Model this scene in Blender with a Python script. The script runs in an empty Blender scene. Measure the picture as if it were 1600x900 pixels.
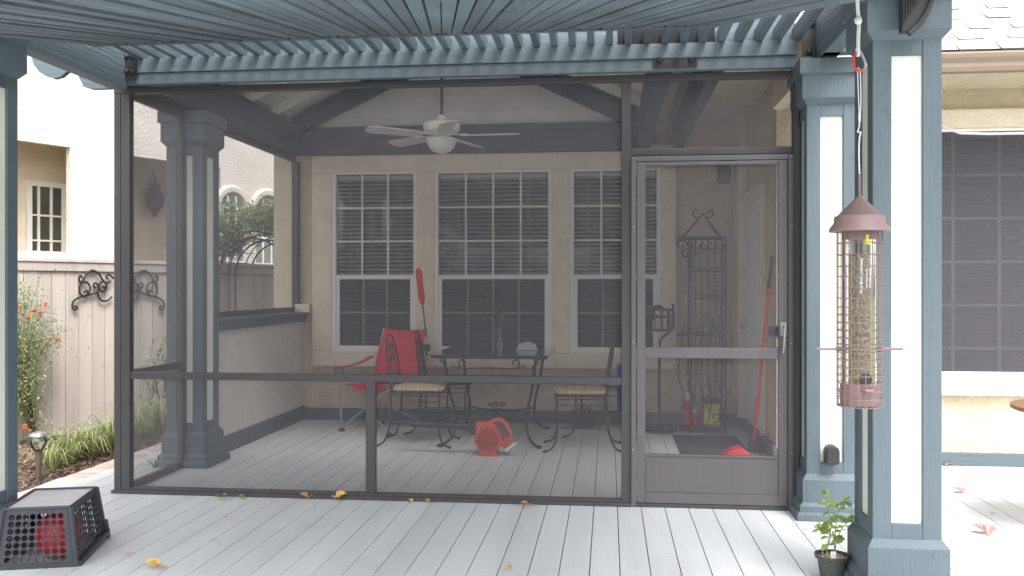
import bpy, bmesh, math, random
from mathutils import Vector, Matrix
random.seed(11)
PI = math.pi
R = math.radians
sc = bpy.context.scene
COL = sc.collection

# ------------------------------------------------------------------ camera
TH = math.atan2(151, 1390)
CS, SN = math.cos(TH), math.sin(TH)
H = 1.33
FPX = 1390.0
cam_d = bpy.data.cameras.new('camera'); cam = bpy.data.objects.new('camera', cam_d); COL.objects.link(cam)
cam.location = (0, 0, H); cam.rotation_euler = (R(90), 0, TH)
cam_d.sensor_width = 36; cam_d.lens = FPX/1600*36
cam_d.clip_start = 0.05; cam_d.clip_end = 500
sc.camera = cam
# ------------------------------------------------------------------ sky, sun, exposure
w = bpy.data.worlds.new('World'); sc.world = w; w.use_nodes = True
nt = w.node_tree; nt.nodes.clear()
sky = nt.nodes.new('ShaderNodeTexSky'); sky.sky_type = 'NISHITA'; sky.sun_disc = False
SUN_EL, SUN_AZ = 58, 150      # azimuth clockwise from +Y
sky.sun_elevation = R(SUN_EL); sky.sun_rotation = R(SUN_AZ); sky.dust_density = 4; sky.air_density = 1.0
hsv = nt.nodes.new('ShaderNodeHueSaturation'); hsv.inputs['Saturation'].default_value = 0.16
bg = nt.nodes.new('ShaderNodeBackground'); bg.inputs['Strength'].default_value = 0.15
wo = nt.nodes.new('ShaderNodeOutputWorld')
nt.links.new(sky.outputs[0], hsv.inputs['Color']); nt.links.new(hsv.outputs[0], bg.inputs['Color']); nt.links.new(bg.outputs[0], wo.inputs['Surface'])
sd = bpy.data.lights.new('sun', 'SUN'); sd.energy = .8; sd.angle = R(20); sd.color = (1, .97, .93)
so = bpy.data.objects.new('sun', sd); COL.objects.link(so)
az = R(SUN_AZ); el = R(SUN_EL)
sdir = Vector((math.sin(az)*math.cos(el), math.cos(az)*math.cos(el), math.sin(el)))
so.rotation_euler = sdir.to_track_quat('Z', 'Y').to_euler(); so.location = (4, -6, 10)
sc.view_settings.view_transform = 'Standard'; sc.view_settings.look = 'None'
sc.view_settings.gamma = 1; sc.view_settings.use_curve_mapping = False
sc.view_settings.exposure = 1.82
sc.render.engine = 'CYCLES'
sc.cycles.max_bounces = 8; sc.cycles.transparent_max_bounces = 24

# ------------------------------------------------------------------ photo pixel -> place in the world
CAM = Vector((0, 0, H)); FW = Vector((-SN, CS, 0)); RT = Vector((CS, SN, 0)); UP = Vector((0, 0, 1))
def ray(px, py): return FW + RT*((px-800)/FPX) + UP*((450-py)/FPX)
def at(px, py, Y):
    v = ray(px, py); return CAM + v*(Y/v.y)
def gd(px, py, Z=0.0):
    v = ray(px, py); return CAM + v*((Z-H)/v.z)
def atd(px, py, d): return CAM + ray(px, py)*d
def onplane(px, py, p0, n):
    v = ray(px, py); return CAM + v*((p0-CAM).dot(n)/v.dot(n))

# ------------------------------------------------------------------ materials
MATS = {}
def mat(name, col, rough=.6, metal=0, var=.0, vscale=3, bump=0, bscale=40, grain=None, isl=0, spec=None, stain=None, bdist=.01):
    m = bpy.data.materials.new(name); m.use_nodes = True; n = m.node_tree; N = n.nodes; L = n.links
    b = N['Principled BSDF']; b.inputs['Roughness'].default_value = rough; b.inputs['Metallic'].default_value = metal
    if spec is not None: b.inputs['Specular IOR Level'].default_value = spec
    b.inputs['Base Color'].default_value = (*col, 1)
    tc = N.new('ShaderNodeTexCoord'); geo = N.new('ShaderNodeNewGeometry')
    last = None
    def mixc(a, bcol, fac, mode='MIX'):
        x = N.new('ShaderNodeMix'); x.data_type = 'RGBA'; x.blend_type = mode
        if isinstance(a, tuple): x.inputs['A'].default_value = (*a, 1)
        else: L.new(a, x.inputs['A'])
        if isinstance(bcol, tuple): x.inputs['B'].default_value = (*bcol, 1)
        else: L.new(bcol, x.inputs['B'])
        if isinstance(fac, float): x.inputs['Factor'].default_value = fac
        else: L.new(fac, x.inputs['Factor'])
        return x.outputs['Result']
    mp = N.new('ShaderNodeMapping'); L.new(geo.outputs['Position'], mp.inputs['Vector'])
    if grain: mp.inputs['Scale'].default_value = grain
    if var:
        t = N.new('ShaderNodeTexNoise'); t.inputs['Scale'].default_value = vscale; t.inputs['Detail'].default_value = 6
        L.new(mp.outputs[0], t.inputs['Vector'])
        rm = N.new('ShaderNodeMapRange'); rm.inputs[1].default_value = .3; rm.inputs[2].default_value = .7
        L.new(t.outputs['Fac'], rm.inputs[0])
        lo = tuple(c*(1-var) for c in col); hi = tuple(min(1, c*(1+var)) for c in col)
        last = mixc(lo, hi, rm.outputs[0])
    if stain:
        t = N.new('ShaderNodeTexNoise'); t.inputs['Scale'].default_value = stain[1]; t.inputs['Detail'].default_value = 8; t.inputs['Roughness'].default_value = .7
        L.new(geo.outputs['Position'], t.inputs['Vector'])
        rm = N.new('ShaderNodeMapRange'); rm.inputs[1].default_value = stain[2]; rm.inputs[2].default_value = stain[2]+.12; rm.inputs[4].default_value = stain[3]
        L.new(t.outputs['Fac'], rm.inputs[0])
        last = mixc(last if last else col, stain[0], rm.outputs[0])
    if isl:
        rm = N.new('ShaderNodeMapRange'); rm.inputs[3].default_value = 1-isl; rm.inputs[4].default_value = 1+isl
        oi = N.new('ShaderNodeObjectInfo'); ad = N.new('ShaderNodeMath'); ad.operation = 'ADD'; L.new(geo.outputs['Random Per Island'], ad.inputs[0]); L.new(oi.outputs['Random'], ad.inputs[1])
        fr_ = N.new('ShaderNodeMath'); fr_.operation = 'FRACT'; L.new(ad.outputs[0], fr_.inputs[0]); L.new(fr_.outputs[0], rm.inputs[0])
        cmb = N.new('ShaderNodeCombineColor')
        for k in range(3): L.new(rm.outputs[0], cmb.inputs[k])
        last = mixc(last if last else col, cmb.outputs[0], 1.0, 'MULTIPLY')
    if last: L.new(last, b.inputs['Base Color'])
    if bump:
        t = N.new('ShaderNodeTexNoise'); t.inputs['Scale'].default_value = bscale; t.inputs['Detail'].default_value = 5
        L.new(mp.outputs[0] if grain else geo.outputs['Position'], t.inputs['Vector'])
        bp = N.new('ShaderNodeBump'); bp.inputs['Strength'].default_value = bump; bp.inputs['Distance'].default_value = bdist
        L.new(t.outputs['Fac'], bp.inputs['Height']); L.new(bp.outputs[0], b.inputs['Normal'])
    MATS[name] = m; return m

def veil_mat(name, col, op, tint=(1, 1, 1), gloss=None, weave=0):
    m = bpy.data.materials.new(name); m.use_nodes = True; n = m.node_tree; N = n.nodes; L = n.links
    N.clear(); out = N.new('ShaderNodeOutputMaterial'); tr = N.new('ShaderNodeBsdfTransparent'); tr.inputs[0].default_value = (*tint, 1)
    if gloss is None:
        df = N.new('ShaderNodeBsdfDiffuse'); df.inputs[0].default_value = (*col, 1); mx = N.new('ShaderNodeMixShader'); mx.inputs[0].default_value = op
        if weave:
            geo = N.new('ShaderNodeNewGeometry'); t = N.new('ShaderNodeTexNoise'); t.inputs['Scale'].default_value = 900; t.inputs['Detail'].default_value = 1
            L.new(geo.outputs['Position'], t.inputs['Vector'])
            rm = N.new('ShaderNodeMapRange'); rm.inputs[1].default_value = .3; rm.inputs[2].default_value = .7
            rm.inputs[3].default_value = op-weave; rm.inputs[4].default_value = op+weave
            L.new(t.outputs['Fac'], rm.inputs[0])
            t2 = N.new('ShaderNodeTexNoise'); t2.inputs['Scale'].default_value = 2.2; t2.inputs['Detail'].default_value = 6; L.new(geo.outputs['Position'], t2.inputs['Vector'])
            r2 = N.new('ShaderNodeMapRange'); r2.inputs[1].default_value = .35; r2.inputs[2].default_value = .7; r2.inputs[3].default_value = -.025; r2.inputs[4].default_value = .035
            L.new(t2.outputs['Fac'], r2.inputs[0]); ad = N.new('ShaderNodeMath'); ad.operation = 'ADD'; L.new(rm.outputs[0], ad.inputs[0]); L.new(r2.outputs[0], ad.inputs[1]); L.new(ad.outputs[0], mx.inputs[0])
    else:
        df = N.new('ShaderNodeBsdfGlossy'); df.inputs[0].default_value = (*col, 1); df.inputs['Roughness'].default_value = gloss
        fr = N.new('ShaderNodeFresnel'); fr.inputs[0].default_value = 1.5
        ad = N.new('ShaderNodeMath'); ad.operation = 'ADD'; ad.inputs[1].default_value = op; L.new(fr.outputs[0], ad.inputs[0])
        mx = N.new('ShaderNodeMixShader'); L.new(ad.outputs[0], mx.inputs[0])
    L.new(tr.outputs[0], mx.inputs[1]); L.new(df.outputs[0], mx.inputs[2]); L.new(mx.outputs[0], out.inputs[0])
    MATS[name] = m; return m

BLUE = (.102, .135, .156)
mat('blue_paint', BLUE, .65, var=.10, vscale=5, bump=.35, bscale=60, grain=(1, 1, .12), stain=((.055, .075, .085), 9, .60, .6))
mat('blue_paint_x', BLUE, .65, var=.12, vscale=5, bump=.35, bscale=60, grain=(.12, 1, 1), stain=((.055, .075, .085), 9, .60, .6))
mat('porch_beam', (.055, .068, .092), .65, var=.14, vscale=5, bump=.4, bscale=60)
mat('blue_paint_y', (.102, .135, .156), .65, var=.2, vscale=5, bump=.8, bscale=50, grain=(1, .1, 1), isl=.2, stain=((.05, .07, .085), 9, .60, .6))
mat('white_panel', (.74, .74, .66), .6, var=.03, vscale=4, bump=.15, bscale=80, grain=(1, 1, .1))
mat('knee_board', (.60, .58, .52), .7, var=.04, vscale=5, bump=.2, bscale=60)
mat('deck_paint', (.57, .59, .60), .6, var=.09, vscale=3.5, bump=.25, bscale=45, grain=(1, .12, 1), isl=.035, stain=((.40, .40, .39), 3.2, .60, .4))
mat('stucco', (.62, .525, .38), .9, var=.09, vscale=6, bump=1.0, bscale=38, bdist=.02)
mat('stucco_trim', (.72, .635, .50), .9, var=.06, vscale=6, bump=.9, bscale=42, bdist=.015)
mat('stucco_neighbour', (.62, .57, .52), .9, var=.05, vscale=4, bump=.7, bscale=25, bdist=.02)
mat('stucco_shade', (.74, .63, .50), .9, var=.05, vscale=4, bump=.5, bscale=25)
mat('trim_white', (.76, .74, .69), .5, var=.03, vscale=8)
mat('ceiling_white', (.70, .68, .63), .7, var=.05, vscale=5, bump=.2, bscale=50)
mat('bronze', (.066, .062, .066), .42, var=.08, vscale=8, spec=.5)
mat('bronze_door', (.125, .117, .122), .45, metal=.1, var=.07, vscale=10, bump=.05, bscale=90, grain=(1, 1, .1))
mat('black_metal', (.025, .022, .024), .5, var=.2, vscale=30, bump=.2, bscale=120)
mat('iron', (.018, .015, .015), .5, var=.3, vscale=40, bump=.3, bscale=200)
mat('wood_dark', (.045, .045, .055), .6, var=.1, vscale=8, bump=.2, bscale=60)
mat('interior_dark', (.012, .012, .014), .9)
mat('blind', (.84, .82, .78), .6, var=.04)
mat('fence_wood', (.40, .35, .32), .85, var=.16, vscale=5, bump=.8, bscale=50, grain=(1, 1, .08), isl=.12, stain=((.25, .2, .18), 5, .6, .5))
mat('mulch', (.17, .115, .085), .95, isl=.6)
mat('soil', (.12, .085, .065), .95, var=.3, vscale=20, bump=.8, bscale=60)
mat('lawn', (.07, .10, .035), .95, var=.3, vscale=3, bump=.5, bscale=30)
mat('brick', (.58, .49, .43), .9, var=.12, vscale=10, bump=.5, bscale=50, isl=.25)
mat('leaf_green', (.26, .33, .17), .6, isl=.45)
mat('leaf_hedge', (.05, .085, .025), .7, isl=.5)
mat('leaf_pale', (.30, .36, .17), .6, isl=.35)
mat('leaf_basil', (.38, .50, .14), .45, isl=.3)
mat('grass_blade', (.33, .37, .16), .6, isl=.5)
mat('stem', (.12, .09, .055), .8, var=.2)
mat('stem_green', (.2, .28, .09), .7)
mat('berry', (.48, .13, .05), .45, isl=.2)
mat('fabric_red', (.62, .035, .045), .8, var=.12, vscale=12, bump=.8, bscale=14, bdist=.02)
mat('fabric_grey', (.18, .16, .17), .8, var=.1)
mat('steel', (.45, .45, .46), .35, metal=.8)
mat('orange_plastic', (.56, .085, .045), .5, var=.05, bump=.05, bscale=80)
mat('orange_dark', (.34, .045, .025), .5)
mat('black_plastic', (.03, .032, .036), .45, var=.1, vscale=20, bump=.1, bscale=90)
mat('crate_plastic', (.042, .045, .055), .48, var=.12, vscale=15, bump=.15, bscale=60)
mat('crate_top', (.50, .49, .53), .38, var=.07, vscale=9, stain=((.25, .25, .28), 14, .62, .6))
mat('ball_red', (.62, .02, .03), .35)
mat('white_plastic', (.72, .72, .70), .4)
mat('fan_white', (.74, .72, .67), .45)
mat('fan_blade', (.60, .56, .51), .5, var=.05, vscale=10)
mat('globe', (.72, .71, .68), .25)
mat('feeder_brown', (.19, .125, .12), .5, var=.07, vscale=30, bump=.1, bscale=200)
mat('seed', (.25, .22, .175), .9, var=.55, vscale=170, bump=1, bscale=200)
mat('yellow', (.80, .68, .05), .5)
mat('teal', (.03, .25, .20), .6)
mat('red', (.60, .03, .03), .4)
mat('rope_white', (.78, .78, .76), .7, bump=.5, bscale=300)
mat('gutter', (.27, .205, .15), .45, var=.04)
mat('shingle', (.42, .40, .395), .9, isl=.12, var=.12, vscale=30, bump=.7, bscale=120)
mat('shingle_under_shade', (.16, .15, .15), .9)
mat('pot', (.055, .065, .06), .6)
mat('perlite', (.45, .38, .30), .9, isl=.5)
mat('wood_table', (.24, .13, .08), .5, var=.2, vscale=10)
mat('leaf_brown', (.36, .20, .10), .8, isl=.3)
mat('leaf_tan', (.60, .38, .12), .8, isl=.2)
mat('leaf_pink', (.55, .27, .24), .8, isl=.2)
mat('leaf_moss', (.16, .20, .06), .8, isl=.2)
mat('doormat', (.055, .055, .055), .95, var=.2, vscale=60, bump=.8, bscale=150)
mat('blue_plastic', (.03, .10, .42), .5)
mat('glass_grey', (.20, .20, .19), .25, var=.25, vscale=2)
mat('napkin_grey', (.42, .42, .43), .8)
mat('hills', (.05, .07, .04), .9)
def cushion_mat():
    m = mat('cushion', (.42, .34, .2), .85); n = m.node_tree; N = n.nodes; L = n.links
    tc = N.new('ShaderNodeTexCoord'); sx = N.new('ShaderNodeSeparateXYZ'); L.new(tc.outputs['Object'], sx.inputs[0])
    mu = N.new('ShaderNodeMath'); mu.operation = 'MULTIPLY'; mu.inputs[1].default_value = 13; L.new(sx.outputs['X'], mu.inputs[0])
    fr = N.new('ShaderNodeMath'); fr.operation = 'FRACT'; L.new(mu.outputs[0], fr.inputs[0])
    cr = N.new('ShaderNodeValToRGB'); cr.color_ramp.interpolation = 'CONSTANT'
    e = cr.color_ramp.elements; e[0].position = 0; e[0].color = (.46, .35, .20, 1); e[1].position = .45; e[1].color = (.22, .15, .09, 1)
    for p, c in ((.55, (.46, .38, .26, 1)), (.78, (.16, .13, .11, 1)), (.84, (.42, .33, .20, 1))):
        q = e.new(p); q.color = c
    L.new(fr.outputs[0], cr.inputs[0]); L.new(cr.outputs[0], N['Principled BSDF'].inputs['Base Color'])
def translucent(names, f):
    for nm in names:
        m = MATS[nm]; n = m.node_tree; N = n.nodes; L = n.links; b = N['Principled BSDF']; out = N['Material Output']
        t = N.new('ShaderNodeBsdfTranslucent'); mx = N.new('ShaderNodeMixShader'); mx.inputs[0].default_value = f
        if b.inputs['Base Color'].links: L.new(b.inputs['Base Color'].links[0].from_socket, t.inputs[0])
        else: t.inputs[0].default_value = b.inputs['Base Color'].default_value
        L.new(b.outputs[0], mx.inputs[1]); L.new(t.outputs[0], mx.inputs[2]); L.new(mx.outputs[0], out.inputs[0])
translucent(['leaf_basil', 'leaf_pale', 'leaf_green', 'grass_blade'], .4)
cushion_mat()
veil_mat('screen_mesh', (.140, .133, .148), .41, weave=.05)
veil_mat('screen_mesh_side', (.30, .285, .295), .27, weave=.03)
veil_mat('window_screen', (.07, .065, .07), .30)
veil_mat('solar_screen', (.105, .10, .11), .60, weave=.04)
veil_mat('glass', (1, 1, 1), .0, tint=(.86, .88, .87), gloss=.015)
veil_mat('table_glass', (1, 1, 1), .05, tint=(.55, .60, .58), gloss=.03)
veil_mat('clear_plastic', (1, 1, 1), .03, tint=(.90, .90, .87), gloss=.06)
veil_mat('clear_glass', (1, 1, 1), .06, tint=(.86, .88, .87), gloss=.03)

# ------------------------------------------------------------------ mesh builder
def wloc(o):
    v = Vector((0, 0, 0))
    while o: v += o.location; o = o.parent
    return v
def smooth(pts, n=6, closed=False):
    P = [Vector(p) for p in pts]; out = []
    m = len(P)
    rng = range(m) if closed else range(m-1)
    for i in rng:
        if closed: a, b, c, d = P[i-1], P[i], P[(i+1) % m], P[(i+2) % m]
        else: a = P[max(i-1, 0)]; b = P[i]; c = P[i+1]; d = P[min(i+2, m-1)]
        for k in range(n):
            t = k/n
            out.append(.5*((2*b)+(c-a)*t+(2*a-5*b+4*c-d)*t*t+(3*b-a-3*c+d)*t**3))
    if not closed: out.append(P[-1])
    return out
class MB:
    def __init__(s): s.v = []; s.f = []; s.mi = []; s.cur = 0
    def add(s, vs, fs):
        o = len(s.v); s.v += [Vector(v) for v in vs]; s.f += [[i+o for i in f] for f in fs]; s.mi += [s.cur]*len(fs); return s
    def box(s, x0, x1, y0, y1, z0, z1, M=None):
        vs = [Vector((x, y, z)) for x in (x0, x1) for y in (y0, y1) for z in (z0, z1)]
        if M: vs = [M @ v for v in vs]
        return s.add(vs, [(0, 1, 3, 2), (4, 6, 7, 5), (0, 4, 5, 1), (2, 3, 7, 6), (0, 2, 6, 4), (1, 5, 7, 3)])
    def beam(s, p0, p1, wd, ht, up=(0, 0, 1)):
        p0 = Vector(p0); p1 = Vector(p1); d = (p1-p0).normalized(); up = Vector(up)
        sx = d.cross(up).normalized(); u = sx.cross(d).normalized()
        vs = [p + sx*a*wd/2 + u*b*ht/2 for p in (p0, p1) for a, b in ((-1, -1), (1, -1), (1, 1), (-1, 1))]
        return s.add(vs, [(3, 2, 1, 0), (4, 5, 6, 7), (0, 1, 5, 4), (1, 2, 6, 5), (2, 3, 7, 6), (3, 0, 4, 7)])
    def tube(s, pts, r, n=6, closed=False, taper=None):
        P = [Vector(p) for p in pts]; m = len(P)
        if m < 2: return s
        t0 = (P[1]-P[0]).normalized(); a = Vector((0, 0, 1)) if abs(t0.z) < .9 else Vector((1, 0, 0))
        nrm = (a - t0*a.dot(t0)).normalized(); vs = []
        for i in range(m):
            if closed: t = (P[(i+1) % m]-P[i-1])
            else: t = P[min(i+1, m-1)]-P[max(i-1, 0)]
            if t.length < 1e-9: t = t0.copy()
            t.normalize(); nrm = (nrm - t*nrm.dot(t))
            if nrm.length < 1e-6: nrm = t.orthogonal()
            nrm.normalize(); bn = t.cross(nrm)
            rr = r if taper is None else r*(1+(taper-1)*i/(m-1))
            for k in range(n):
                an = 2*PI*k/n; vs.append(P[i]+nrm*math.cos(an)*rr+bn*math.sin(an)*rr)
        fs = []
        for i in range(m if closed else m-1):
            j = (i+1) % m
            for k in range(n): fs.append((i*n+k, i*n+(k+1) % n, j*n+(k+1) % n, j*n+k))
        if not closed: fs.append(tuple(range(n))[::-1]); fs.append(tuple((m-1)*n+k for k in range(n)))
        return s.add(vs, fs)
    def lathe(s, prof, c=(0, 0, 0), n=24, M=None, caps=True):
        c = Vector(c); vs = []
        for (r, z) in prof:
            for k in range(n):
                v = Vector((math.cos(2*PI*k/n)*r, math.sin(2*PI*k/n)*r, z))
                if M: v = M @ v
                vs.append(c+v)
        fs = []
        for i in range(len(prof)-1):
            for k in range(n): fs.append((i*n+k, i*n+(k+1) % n, (i+1)*n+(k+1) % n, (i+1)*n+k))
        if caps:
            fs.append(tuple(range(n))[::-1]); fs.append(tuple((len(prof)-1)*n+k for k in range(n)))
        return s.add(vs, fs)
    def sqlathe(s, prof, cx, cy):
        vs = []
        for (h, z) in prof:
            for a, b in ((-1, -1), (1, -1), (1, 1), (-1, 1)): vs.append((cx+a*h, cy+b*h, z))
        fs = []
        for i in range(len(prof)-1):
            for k in range(4): fs.append((i*4+k, i*4+(k+1) % 4, (i+1)*4+(k+1) % 4, (i+1)*4+k))
        fs.append((3, 2, 1, 0)); q = (len(prof)-1)*4; fs.append((q, q+1, q+2, q+3))
        return s.add(vs, fs)
    def sphere(s, c, r, n=12, m=8, sc3=(1, 1, 1)):
        prof = [(max(1e-4, math.sin(PI*i/m))*r, -math.cos(PI*i/m)*r) for i in range(m+1)]
        return s.lathe(prof, c, n, Matrix.Diagonal((sc3[0], sc3[1], sc3[2])))
    def prism(s, poly, o, ax, ay, ez):     # polygon in plane (o, ax, ay), extruded by vector ez
        o = Vector(o); ax = Vector(ax); ay = Vector(ay); ez = Vector(ez); n = len(poly)
        vs = [o+ax*p[0]+ay*p[1] for p in poly]; vs += [v+ez for v in vs]
        fs = [tuple(range(n))[::-1], tuple(range(n, 2*n))]
        for k in range(n): fs.append((k, (k+1) % n, n+(k+1) % n, n+k))
        return s.add(vs, fs)
    def leaf(s, p, d, up, L, W, fold=.25):
        d = Vector(d).normalized(); sd = d.cross(Vector(up))
        if sd.length < 1e-3: sd = d.orthogonal()
        sd.normalize(); n = sd.cross(d)
        p = Vector(p)
        vs = [p, p+d*L*.35+sd*W*.5+n*W*fold, p+d*L*.75+sd*W*.36+n*W*fold*.6-n*L*.04, p+d*L-n*L*.12,
              p+d*L*.75-sd*W*.36+n*W*fold*.6-n*L*.04, p+d*L*.35-sd*W*.5+n*W*fold, p+d*L*.4, p+d*L*.75-n*L*.05]
        return s.add(vs, [(0, 1, 6), (1, 2, 7, 6), (2, 3, 7), (3, 4, 7), (4, 5, 6, 7), (5, 0, 6)])
    def build(s, name, m, parent=None, sm=False, bevel=0, local=False, origin=None, weld=False, solid=0):
        me = bpy.data.meshes.new(name)
        off = Vector((0, 0, 0))
        if not local:
            if parent: off = wloc(parent)
            else:
                if origin is None:
                    xs = [v.x for v in s.v]; ys = [v.y for v in s.v]; zs = [v.z for v in s.v]
                    origin = ((min(xs)+max(xs))/2, (min(ys)+max(ys))/2, min(zs))
                off = Vector(origin)
        me.from_pydata([v-off for v in s.v], [], s.f); me.update()
        ms = m if isinstance(m, (list, tuple)) else [m]
        for x in ms: me.materials.append(MATS[x])
        if len(ms) > 1: me.polygons.foreach_set('material_index', s.mi)
        if weld or solid:
            bm = bmesh.new(); bm.from_mesh(me); bmesh.ops.remove_doubles(bm, verts=bm.verts, dist=1e-5)
            bmesh.ops.recalc_face_normals(bm, faces=bm.faces); bm.to_mesh(me); bm.free()
        if sm:
            me.polygons.foreach_set('use_smooth', [True]*len(me.polygons))
            try: me.set_sharp_from_angle(angle=R(40))
            except Exception: pass
        o = bpy.data.objects.new(name, me); COL.objects.link(o)
        if parent: o.parent = parent
        else: o.location = off
        if solid:
            q = o.modifiers.new('solid', 'SOLIDIFY'); q.thickness = solid; q.offset = 0
        if bevel:
            q = o.modifiers.new('bevel', 'BEVEL'); q.width = bevel; q.segments = 2; q.limit_method = 'ANGLE'; q.angle_limit = R(50)
        return o
def tag(o, label=None, cat=None, group=None, kind=None):
    if label: o['label'] = label
    if cat: o['category'] = cat
    if group: o['group'] = group
    if kind: o['kind'] = kind
    return o
def empty(name, loc, label, cat, group=None, rz=0):
    o = bpy.data.objects.new(name, None); COL.objects.link(o); o.location = loc; o.rotation_euler = (0, 0, rz)
    o.empty_display_size = .1
    return tag(o, label, cat, group)
def copy_tree(o, parent=None):
    c = o.copy(); COL.objects.link(c); c.parent = parent
    for ch in [x for x in bpy.data.objects if x.parent == o]: copy_tree(ch, c)
    return c
def Q(p0, p1):     # single sheet
    return [(0, 1, 2, 3)]

# ================================================================== SETTING
GZ = -.15
m = MB(); m.add([(-120, -120, GZ-.03), (120, -120, GZ-.03), (120, 160, GZ-.03), (-120, 160, GZ-.03)], [(0, 1, 2, 3)])
tag(m.build('ground', 'lawn', origin=(0, 0, GZ)), kind='structure')
PITCH = .1422
m = MB(); k = -26
while True:
    x0 = .0527 + k*PITCH
    if x0 > 7.2: break
    yb = -3.0
    while yb < 8.74:
        ln = 12 if -3.0 == yb and k % 3 == 0 else random.uniform(3, 4.5)
        y1 = min(8.74, yb+ln) if x0 < 1.25 else min(6.985, yb+ln)
        if y1 <= yb+.01: break
        m.box(x0+.0023, x0+PITCH-.0023, yb, y1-.002, -.025, 0)
        yb = y1
        if (x0 >= 1.25 and yb >= 6.98): break
    k += 1
tag(m.build('deck', 'deck_paint', origin=(0, 0, 0), bevel=.0015), kind='structure')
m = MB(); m.box(-3.66, 7.3, -3, 8.74, -.14, -.03); tag(m.build('deck_frame', 'wood_dark', origin=(0, 0, -.14)), kind='structure')
# brick path beside the deck
m = MB()
for j in range(60):
    for i in range(2):
        x0 = -3.67-.21*(i+1)+(.0 if j % 2 else .0); y0 = 2.2+.11*j; sh = .105 if i % 2 else 0
        m.box(x0+.004, x0+.206, y0+sh+.004, y0+sh+.106, GZ-.03, GZ+.055+random.uniform(0, .006))
tag(m.build('brick_path', 'brick', bevel=.004), kind='structure')
# fence line
FA = gd(28, 689, GZ); FA = Vector((-5.68, 8.03, GZ)); FB = Vector((-4.17, 10.9, GZ))
FU = (FB-FA).normalized(); FN = Vector((FU.y, -FU.x, 0))    # normal towards the garden
# soil strip
m = MB(); a = FA-FU*9; b = FB+FU*3; m.add([a, b, b+FN*3.2, a+FN*3.2], [(0, 3, 2, 1)])
for v in m.v: v.z = GZ-.026
tag(m.build('flower_bed', 'soil', origin=(-5, 6, GZ)), kind='structure')
m = MB()
for i in range(9000):
    s = random.uniform(-2.2, 4.4); t = random.betavariate(1.2, 1.0)*2.2
    p = FA+FU*s+FN*t
    if p.x > -4.08: continue
    L = random.uniform(.02, .07); W = random.uniform(.008, .022)
    Mx = Matrix.Translation(p+Vector((0, 0, random.uniform(-.02, .02)))) @ Matrix.Rotation(random.uniform(0, PI), 4, 'Z') @ Matrix.Rotation(random.uniform(-.5, .5), 4, 'Y')
    m.box(-L/2, L/2, -W/2, W/2, -.003, .003, Mx)
tag(m.build('mulch', 'mulch'), 'brown bark mulch spread between the fence and the deck', 'mulch', kind='stuff')

# ------------------------------------------------------------------ fence
fence = empty('fence', FA, 'pale weathered wooden board fence behind the flower bed', 'fence')
s = -3.0
ftop = 1.62-.03
m = MB()
def fmat(): return Matrix(((FU.x, FN.x, 0, FA.x), (FU.y, FN.y, 0, FA.y), (0, 0, 1, 0), (0, 0, 0, 1)))
FM = fmat()
while s < 5.2:
    wd = random.uniform(.135, .145); m.box(s, s+wd-.006, -.02+random.uniform(-.003, .003), 0+random.uniform(-.003, .003), GZ, ftop, FM); s += wd
m.build('board', 'fence_wood', fence)
m = MB(); m.box(-3, 5.2, -.045, .035, ftop, ftop+.035, FM); m.box(-3, 5.2, .003, .022, ftop-.09, ftop-.002, FM); m.build('cap_rail', 'fence_wood', fence, bevel=.004)
for k in range(4):
    m = MB(); m.box(-2.6+2.4*k, -2.5+2.4*k, -.13, -.025, GZ, ftop-.02, FM); m.build('post', 'fence_wood', fence)

# wall scroll ornament on the fence
def fpt(cx, cy, off=.035):
    return onplane(cx/3.6, cy/3.6+250, FA+FN*off, FN)
strokes = [
 [(463, 664), (452, 650), (444, 662), (446, 680), (457, 688), (470, 672), (488, 640), (520, 621), (556, 640), (584, 684), (606, 692), (622, 680)],
 [(470, 748), (482, 735), (492, 742), (487, 762), (467, 765), (448, 745), (448, 708), (465, 688), (490, 690), (507, 715), (502, 742), (486, 758)],
 [(420, 824), (432, 826), (432, 838), (418, 842), (408, 828), (410, 800), (432, 780), (484, 762), (536, 748), (552, 728), (548, 700), (534, 692), (526, 704), (532, 718), (540, 712)],
 [(575, 720), (585, 712), (592, 724), (582, 738), (566, 736), (556, 716), (562, 694), (580, 683), (596, 694), (598, 720), (590, 738)],
 [(549, 745), (556, 772), (576, 792), (604, 790), (630, 768)],
 [(606, 668), (598, 655), (606, 645), (622, 650), (640, 668)],
]
orn = empty('wall_ornament', fpt(665, 740), 'wrought iron scroll ornament hanging on the wooden fence', 'ornament')
m = MB()
for st in strokes:
    for mir in (0, 1):
        pts = [fpt((1330-x) if mir else x, y) for x, y in st]
        m.tube(smooth(pts, 4), .011, 6)
m.build('scrollwork', 'iron', orn, sm=True)

# ------------------------------------------------------------------ neighbour house (local frame s, t, z)
NO = FA-FN*2.6; NO.z = GZ
NM = Matrix(((FU.x, FN.x, 0, NO.x), (FU.y, FN.y, 0, NO.y), (0, 0, 1, 0), (0, 0, 0, 1)))
def nst(px, py, t=0.0):
    p = onplane(px, py, NO+FN*t, FN); q = p-NO
    return q.dot(FU), p.z
nb = empty('neighbour_house', NO, 'pale stucco neighbour house rising behind the wooden fence', 'house')
s1 = nst(110, 240)[0]; z1 = nst(110, 230)[1]
s2 = nst(205, 300)[0]; s3 = nst(345, 300)[0]; z2 = nst(203, 243)[1]
m = MB()
TOP = 6.2; DEP = -.10
m.box(-6, s1, DEP, 0, z1, TOP, NM)                # above the porch opening
m.box(s1, s2, DEP, 0, GZ, TOP, NM)
m.box(s2, s3, DEP, 0, z2, TOP, NM)
m.box(s3, 14, DEP, 0, GZ, TOP, NM)
m.box(-6, s1, DEP-.001, -.02, GZ, nst(60, 393)[1], NM)      # low wall beneath porch window
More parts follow.
